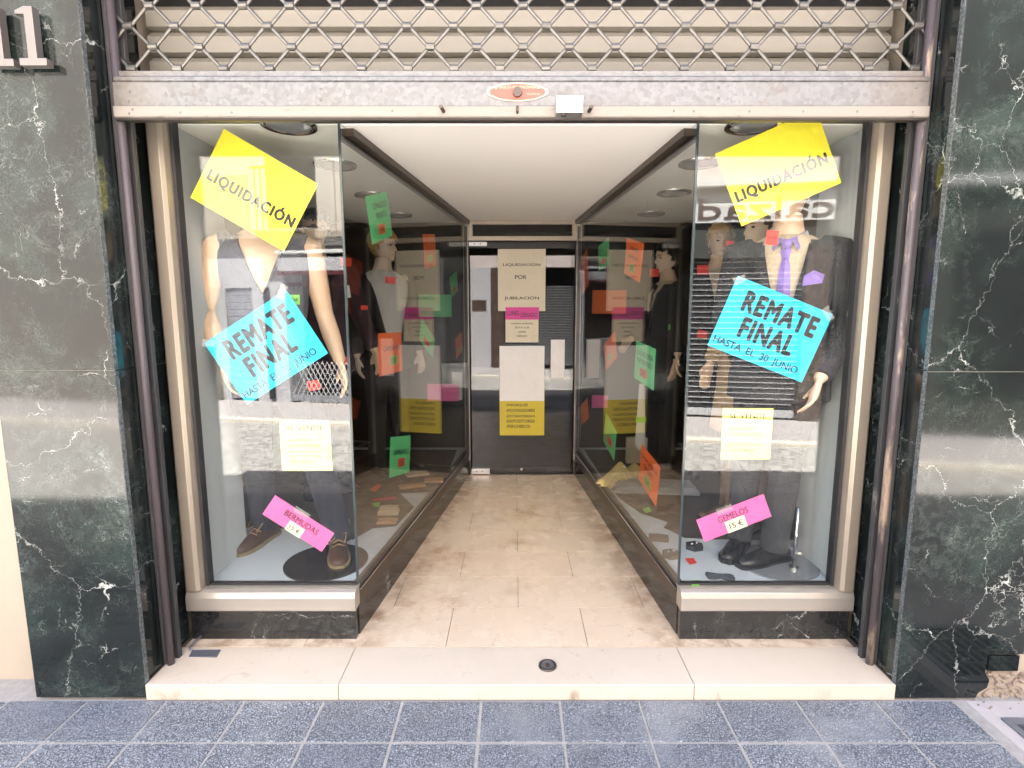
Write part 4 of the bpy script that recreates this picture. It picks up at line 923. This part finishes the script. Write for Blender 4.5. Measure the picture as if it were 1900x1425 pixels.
poster('price_strip', 'pink GEMELOS strip with fifteen euro tag on right window', 'price card', F4((1291, 965), (1417, 917), (1432, 958), (1308, 1006)), 'p_pink', [('GEMELOS', .50, .35, .44, 'ink_pink', .008, .26)], [(.50, .76, .29, .50, 'p_tag', '15 €', 'ink_soft')], tape=((.42, .0, .07, .025, .0),))
# on the door
DY = 2.7055
def D4(x0, y0, x1, y1, d=0): return [tilt(at(x, y, DY - d)) for x, y in ((x0, y0), (x1, y0), (x1, y1), (x0, y1))]
poster('notice', 'cream LIQUIDACIÓN POR JUBILACIÓN sheet high on the glass door', 'notice', D4(924, 462, 1012, 577), 'p_cream', [('LIQUIDACIÓN', .5, .25, .78, 'ink', .014, .062), ('POR', .48, .45, .24, 'ink', .014, .062), ('JUBILACIÓN', .5, .79, .73, 'ink', .014, .07)], curl=.0004)
poster('notice', 'pink LUNES CERRADO slip on the glass door', 'notice', D4(938, 570, 1000, 593, .003), 'p_magenta', [('LUNES', .22, .48, .36, 'ink', .010, .36), ('CERRADO', .69, .62, .52, 'ink', .010, .36)], curl=.0004)
poster('notice', 'cream opening hours sheet below the pink slip on the door', 'notice', D4(938, 590, 999, 635, .0015), 'p_cream', [('HORARIO MAÑANAS', .5, .22, .66, 'ink', .014, .08), ('DE 9 A 13.30', .5, .39, .42, 'ink', .014, .08), ('LUNES', .5, .57, .24, 'ink', .014, .08), ('CERRADO', .5, .74, .32, 'ink', .014, .08)], curl=.0004)
poster('notice', 'gold SE VENDE notice lowest on the glass door', 'notice', D4(927, 714, 1010, 808), 'p_gold', sv('ink'), curl=.0004)
poster('glare_sheet', 'white sheet standing in for the bright reflection on the door above the gold notice', 'sheet', D4(927, 642, 1010, 744, .003), 'p_white', curl=.0004)  # bright reflection in the door glass, put in as a flat white sheet
# on the side panes
sp = 'price card'
poster('price_card', 'green CHALECO PUNTO card high on the left side pane', sp, sideq(-1, (678, 366), (718, 354), (729, 438), (692, 452)), 'p_green', [('CHALECO', .56, .24, .66, 'ink', .010, .13), ('PUNTO', .58, .46, .48, 'ink', .010, .13)], [(.52, .76, .30, .22, 'p_orange', '15€', 'ink')])
poster('price_card', 'orange CAMISA card midway up the left side pane', sp, sideq(-1, (703, 619), (744, 616), (748, 688), (703, 699)), 'p_orange', [('CAMISA M.C', .56, .37, .76, 'ink', .010, .12)], [(.60, .68, .30, .22, 'p_lime', '15€', 'ink')])
poster('price_card', 'green CAMISA card low on the left side pane', sp, sideq(-1, (725, 811), (762, 808), (760, 876), (723, 887)), 'p_green', [('CAMISA M.C', .5, .40, .76, 'ink', .010, .13)], [(.55, .68, .34, .22, 'p_red', '15€', 'ink')])
poster('price_card', 'narrow orange card near the top of left side pane by the door', sp, sideq(-1, (785, 436), (809, 434), (808, 495), (788, 497)), 'p_orange', [], [(.5, .72, .4, .2, 'p_lime', '', 'ink')])
poster('price_card', 'green card turned on edge beside the opening hours reflection, left side pane', sp, sideq(-1, (782, 590), (808, 628), (803, 664), (779, 630)), 'p_green', [], [(.45, .72, .4, .25, 'p_red', '', 'ink')])
poster('price_card', 'green card at top of the right side pane by the door', sp, sideq(1, (1111, 455), (1130, 441), (1129, 488), (1109, 506)), 'p_green', [], [(.5, .74, .4, .2, 'p_red', '', 'ink')])
poster('price_card', 'orange TRAJE card high on the right side pane', sp, sideq(1, (1163, 441), (1194, 452), (1187, 525), (1157, 507)), 'p_orange', [('TRAJE', .5, .24, .5, 'ink', .010, .12), ('SEÑOR', .5, .44, .62, 'ink', .010, .12)], [(.48, .74, .34, .22, 'p_lime', '39€', 'ink')])
poster('price_card', 'green CAZADORA INVIERNO card midway up the right side pane', sp, sideq(1, (1180, 632), (1217, 648), (1212, 725), (1176, 701)), 'p_green', [('CAZADORA', .5, .26, .8, 'ink', .010, .13), ('INVIERNO', .5, .46, .72, 'ink', .010, .13)], [(.48, .73, .36, .22, 'p_red', '30€', 'ink')])
poster('price_card', 'small green card low on the right side pane near the door', sp, sideq(1, (1124, 766), (1145, 803), (1138, 854), (1119, 818)), 'p_green', [], [(.5, .66, .4, .25, 'p_red', '', 'ink')])
poster('price_card', 'orange CHAQUETA SPORT card low on the right side pane', sp, sideq(1, (1190, 822), (1226, 870), (1216, 938), (1184, 890)), 'p_orange', [('CHAQUETA', .5, .25, .84, 'ink', .010, .13), ('SPORT', .5, .46, .5, 'ink', .010, .13)], [(.48, .74, .36, .24, 'p_lime', '59€', 'ink')])
poster('price_card', 'orange card midway up the right side pane by the door', sp, sideq(1, (1121, 640), (1143, 612), (1142, 664), (1122, 690)), 'p_orange', [], [(.5, .7, .4, .2, 'p_lime', '', 'ink')])
poster('price_card', 'small green card beside the door post on the left side pane', sp, sideq(-1, (836, 515), (849, 501), (849, 541), (836, 553)), 'p_green', [], [(.5, .74, .4, .2, 'p_red', '', 'ink')])
poster('price_card', 'small orange card beside the door post on the left side pane', sp, sideq(-1, (846, 630), (858, 613), (858, 651), (846, 666)), 'p_orange', [], [(.5, .74, .4, .2, 'p_lime', '', 'ink')])
poster('price_card', 'orange kite shaped card beside the door post on the right side pane', sp, sideq(1, (1077, 482), (1091, 458), (1090, 530), (1077, 549)), 'p_orange', [])
poster('price_card', 'low orange card beside the door post on the right side pane', sp, sideq(1, (1077, 752), (1091, 738), (1091, 775), (1078, 790)), 'p_orange', [])
def hung(label, m, x0, y0, x1, y1, Y, txt): poster('price_card', label, sp, [at(x, y, Y) for x, y in ((x0, y0), (x1, y0 + 1), (x1, y1), (x0, y1))], m, [(txt, .5, .4, .7, 'ink', .01, .2)], curl=.006)
hung('wide green card standing deep in the left window behind its side pane', 'p_green', 776, 546, 838, 588, 2.55, '')
hung('wide coral card standing deep in the right window behind its side pane', 'p_orange', 1099, 538, 1162, 582, 2.55, '')
hung('pink card propped low in the left window near the door', 'p_pink', 793, 712, 852, 744, 2.5, '')
hung('pink card propped low in the right window near the door', 'p_pink', 1098, 733, 1128, 757, 2.5, '')
hung('white card propped low beside the pink card in left window', 'p_white', 838, 690, 858, 742, 2.58, '')
# price tags pinned to the mannequins' clothes
def ptag(px, py, pw, ph, Y, m, t, label, rot=0):
    c = [(px + (x * pw * cos(rot) - y * ph * sin(rot)) / 2, py + (x * pw * sin(rot) + y * ph * cos(rot)) / 2) for x, y in ((-1, -1), (1, -1), (1, 1), (-1, 1))]
    poster('pinned_price_tag', label, 'price tag', [at(x, y, Y) for x, y in c], m, [(t, .5, .5, .7, 'ink', 0)], group='price tags on the displayed clothes', curl=.002)
ptag(1433, 441, 22, 27, .372, 'p_red', '220€', 'red tag at the throat of charcoal suit', .1)
ptag(1354, 457, 15, 20, .80, 'p_red', '', 'red tag under the chin of tan coat mannequin', .12)
ptag(1304, 501, 21, 18, 1.78, 'p_red', '', 'red tag under the chin of blond mannequin in right window')
ptag(1303, 620, 18, 14, 1.74, 'p_red', '', 'red tag at hip of blond mannequin in right window', .15)
ptag(1214, 506, 17, 15, 2.1, 'p_red', '', 'red tag by the chin of dark haired mannequin in right window')
ptag(1245, 607, 10, 10, 2.05, 'p_lime', '', 'small green tag above the hand of dark haired mannequin in right window')
ptag(641, 486, 22, 16, 1.40, 'p_red', '', 'red tag under the chin of sunglasses mannequin', .05)
ptag(725, 520, 20, 13, 1.80, 'p_red', '', 'red tag under the chin of blond mannequin in left window', .1)
ptag(645, 541, 9, 23, 1.35, 'p_white', '', 'white tag with green sticker on the plum jacket', -.12)
ptag(676, 571, 13, 8, 1.38, 'p_red', '', 'small red tag on the sleeve of plum jacket')
ptag(547, 556, 18, 18, .40, 'p_lime', '24€', 'green tag pinned beside the slate waistcoat')
ptag(582, 715, 22, 18, .41, 'p_red', '10€', 'orange ten euro tag below the blue poster on left window', -.15)
ptag(638, 669, 19, 14, 1.25, 'p_red', '', 'red tag at the hip of plum jacket')
# ================================================================== GOODS ON THE CASE FLOORS
it = 0
def sheet(name, label, cat, poly, z, th, m, px=True, texts=None):
    P = [atz(x, y, z) for x, y in poly]; P = [(p.x, p.y) for p in P]
    a = sum(P[i][0] * P[(i + 1) % len(P)][1] - P[(i + 1) % len(P)][0] * P[i][1] for i in range(len(P)))
    if a < 0: P = P[::-1]
    o = MB().prism(P, z - th, z).build(name, m); return tag(o, label, cat)
def cloth_poly(name, label, pts, m):
    o = MB().prism(pts, .3006, .3040).build(name, m); return tag(o, label, 'cloth')
g_ = lambda x, y: tuple(atz(x, y, .304))[:2]
cloth_poly('floor_cloth', 'brown cloth spread over the floor of left window', [g_(*p) for p in ((590, 990), (655, 1000), (690, 980), (735, 975), (768, 940), (742, 915), (800, 912), (826, 890))] + [(-.50, 2.65), (-1.9, 2.65), (-1.9, .95), (-1.30, .95)], 'brown_cloth')
cloth_poly('floor_cloth', 'brown cloth spread over the floor of right window', ([g_(*p) for p in ((1325, 1000), (1270, 997), (1232, 978), (1240, 968), (1190, 952), (1150, 925), (1120, 890))] + [(.60, 2.65), (1.9, 2.65), (1.9, .80), (1.42, .80)])[::-1], 'brown_cloth')
def flat(name, label, cat, poly, m, z=.3065): return sheet(name, label, cat, poly, z, .002, m)
flat('price_slip', 'orange slip lying deep on the brown cloth in left window', 'price tag', ((686, 909), (700, 898), (708, 900), (696, 912)), 'p_orange')
flat('price_slip', 'green slip beside the red ties in left window', 'price tag', ((690, 934), (706, 931), (703, 940), (693, 939)), 'p_lime')
flat('price_slip', 'green slip on the brown cloth in right window', 'price tag', ((1192, 944), (1204, 940), (1209, 948), (1198, 952)), 'p_lime')
flat('price_slip', 'orange slip by the cufflink box in right window', 'price tag', ((1271, 1036), (1287, 1035), (1293, 1044), (1280, 1047)), 'p_red')
flat('price_slip', 'green slip at the front corner of right window', 'price tag', ((1280, 1077), (1297, 1076), (1300, 1084), (1284, 1087)), 'p_lime')
def fold(name, label, cat, cx, cy, w_, d_, h_, rot, m, layers=2, z=.3065):
    c = atz(cx, cy, z); t = empty(name, (c.x, c.y, z), label, cat)
    for i in range(layers):
        mb = MB(); R = []; k = 8
        for j in range(k + 1):
            y = (j / k - .5) * d_; zz = z + i * h_ / layers + .0012 * i; b = .006 * sin(j * 1.1 + i * 2)
            R.append([Vector((x * w_ * (1 - .06 * i) / 2, y, zz + q + b * (1 if q else 0) * .5)) for x, q in ((-1, 0), (1, 0), (1, h_ / layers), (0, h_ / layers + .004), (-1, h_ / layers))])
        mb.rings(R); mb.xf(lambda v: Vector((c.x + v.x * cos(rot) - v.y * sin(rot), c.y + v.x * sin(rot) + v.y * cos(rot), v.z))); mb.build('fold', m, t)
    return t
mat('leather_tan', (.40, .22, .11), .5); mat('leather_pale', (.50, .38, .24), .5)
fold('wallet', 'pale leather wallet stack near left side pane', 'wallet', 721, 952, .12, .08, .03, .1, 'leather_pale', 3)
fold('wallet', 'tan leather wallet in front of the wallet stack', 'wallet', 719, 969, .11, .06, .012, .05, 'leather_tan', 1)
fold('wallet', 'open orange and tan wallet deep in left window', 'wallet', 765, 903, .18, .07, .012, .35, 'leather_tan', 2)
fold('wallet', 'small tan wallet nearest the door in left window', 'wallet', 805, 893, .13, .07, .012, .1, 'leather_tan', 1)
fold('wallet', 'grey green wallet deepest on the left cloth', 'wallet', 774, 881, .16, .08, .012, .4, 'leather_pale', 1)
fold('belt_box', 'pale folded wallet behind the shoe in left window', 'wallet', 633, 982, .085, .05, .05, .05, 'leather_pale', 2)
o = flat('tie_pair', 'narrow red ties laid on the cloth in left window', 'tie', ((691, 926), (735, 921), (735, 925), (692, 929)), 'p_red')
fold('folded_shirts', 'stack of folded grey shirts in right window', 'shirts', 1215, 910, .55, .16, .05, -.10, 'w_grey', 3)
fold('folded_shirts', 'folded white shirt leaning behind the yellow cloth', 'shirts', 1180, 858, .16, .05, .20, .1, 'w_cream', 1)
# yellow pleated handkerchiefs
c = atz(1150, 897, .3065); t = empty('pleated_cloth', (c.x, c.y, .3065), 'pleated yellow cloth fanned like a tent in right window', 'cloth')
mat('w_yellow', rough=.9, build=lambda g: {'Base Color': g.mix(g.noise(40, None, 4), (.45, .33, .12), (.58, .45, .20))})
for k, (dx, dy, r, h, tw) in enumerate(((.0, .0, .15, .155, 0), (.12, .10, .14, .12, .8))):
    mb = MB(); n = 26; R = []
    for q in (0, .25, .5, .75, 1):
        R.append([Vector((c.x + dx + (r * (1 - q * .93)) * (1 + .28 * (1 - q) * (1 if j % 2 else -1) * .5) * cos(2 * pi * j / n + tw), c.y + dy + .8 * r * (1 - q * .93) * (1 + .28 * (1 - q) * (1 if j % 2 else -1) * .5) * sin(2 * pi * j / n + tw), .3065 + h * q ** 1.15)) for j in range(n)])
    mb.rings(R).build('pleat', 'w_yellow', t)
# cufflink boxes
def cuffbox(px, py, m, label):
    c = atz(px, py, .3); t = empty('cufflink_box', (c.x, c.y, .3005), label, 'cufflink box'); r = .048
    MB().prism([(c.x + r * cos(pi / 3 * i + .3), c.y + r * .9 * sin(pi / 3 * i + .3)) for i in range(6)], .3005, .325).build('box', m, t, bevel=.003)
    for s in (-1, 1): MB().ball((c.x + s * .014, c.y + .005 * s, .328), .0075).build('cufflink', 'chrome', t, smooth=True)
mat('box_black', (.015, .015, .016), .4); mat('box_brown', (.075, .055, .04), .7)
cuffbox(1288, 1018, 'box_black', 'black hexagonal cufflink box by the shoe in right window'); cuffbox(1245, 1033, 'box_brown', 'brown hexagonal cufflink box by the right side pane')
fold('bow_tie', 'brown velvet bow tie on the floor behind the brown cufflink box', 'bow tie', 1222, 1002, .10, .05, .02, -.2, 'box_brown', 1, .301)
c = atz(1336, 1073, .301); t = empty('bow_tie', (c.x, c.y, .301), 'grey bow tie at the front of right window', 'bow tie'); mat('w_bow', (.055, .06, .068), .6)
for s in (-1, 1):
    R = [[Vector((c.x + s * x, c.y + y * h - s * x * .2, .3015 + .018 * z)) for y, z in ((-1, .1), (1, .1), (1, .8), (0, 1.1), (-1, .8))] for x, h in ((.003, .010), (.022, .020), (.05, .024), (.056, .020))]
    if s < 0: R = R[::-1]
    MB().rings(R).build('wing', 'w_bow', t)
MB().ball((c.x, c.y, .312), (.010, .013, .010)).build('knot', 'w_bow', t, smooth=True)
# white tie hanging inside the right case
p = at(1191, 712, 1.75); q = at(1191, 826, 1.75)
t = MB(); R = []
for i in range(9):
    k = i / 8; z = p.z + (q.z - p.z) * k; hw = .018 + .018 * k; R.append([Vector((p.x + x * hw, 1.75 + y, z)) for x, y in ((-1, 0), (0, -.006), (1, 0), (0, .003))])
R.append([Vector((p.x + x * .004, 1.75 + y, q.z - .035)) for x, y in ((-1, 0), (0, -.006), (1, 0), (0, .003))])
to = MB().rings(R).build('hanging_tie', 'w_white'); tag(to, 'white tie hanging between the yellow cloth and the green CAZADORA card', 'tie')
zz = (p.z * .42 + q.z * .58); MB().box(p.x - .034, p.x + .034, 1.741, 1.744, zz - .02, zz + .02).build('price_tag', 'p_lime', to)
pr = MB().tube([(p.x, 1.752, p.z - .01), (p.x, 1.752, CZ - .0005)], .0005, 5).build('cord', 'gasket', to)
# floor lock in the step, cable with tape at the left pier
c = atz(1016, 1236, FZ); t = empty('floor_lock', (c.x, c.y, FZ), 'round steel shutter lock let into the marble step', 'floor lock')
RR = [[Vector((c.x + r * cos(a), c.y + r * sin(a), z)) for a in (2 * pi * k / 32 for k in range(32))] for r, z in ((.037, FZ + .0004), (.036, FZ + .007), (.028, FZ + .0085), (.026, FZ + .004))]
MB().rings(RR, cap=False).build('ring', 'iron', t, smooth=True); MB().disc((c.x, c.y), .0265, FZ + .0004, FZ + .004, 28).build('plate', 'tin_blue', t); MB().box(c.x - .008, c.x + .008, c.y - .012, c.y + .012, FZ + .004, FZ + .0055).build('slot', 'leather_brown', t)
pts = [atz(x, y, FZ + .006) for x, y in ((356, 1208), (352, 1203), (362, 1193), (374, 1185))]
cb = MB().tube([p + Vector((0, 0, .004 * i)) for i, p in enumerate(pts)], .004, 7).build('cable', 'tin_blue', smooth=True); tag(cb, 'short grey cable at the foot of the left guide rail', 'cable')
tp = sheet('tape_patch', 'grey metal patch plate on the step beside the cable', 'plate', ((357, 1206), (410, 1205), (402, 1219), (350, 1218)), FZ + .003, .0028, 'tin_blue')
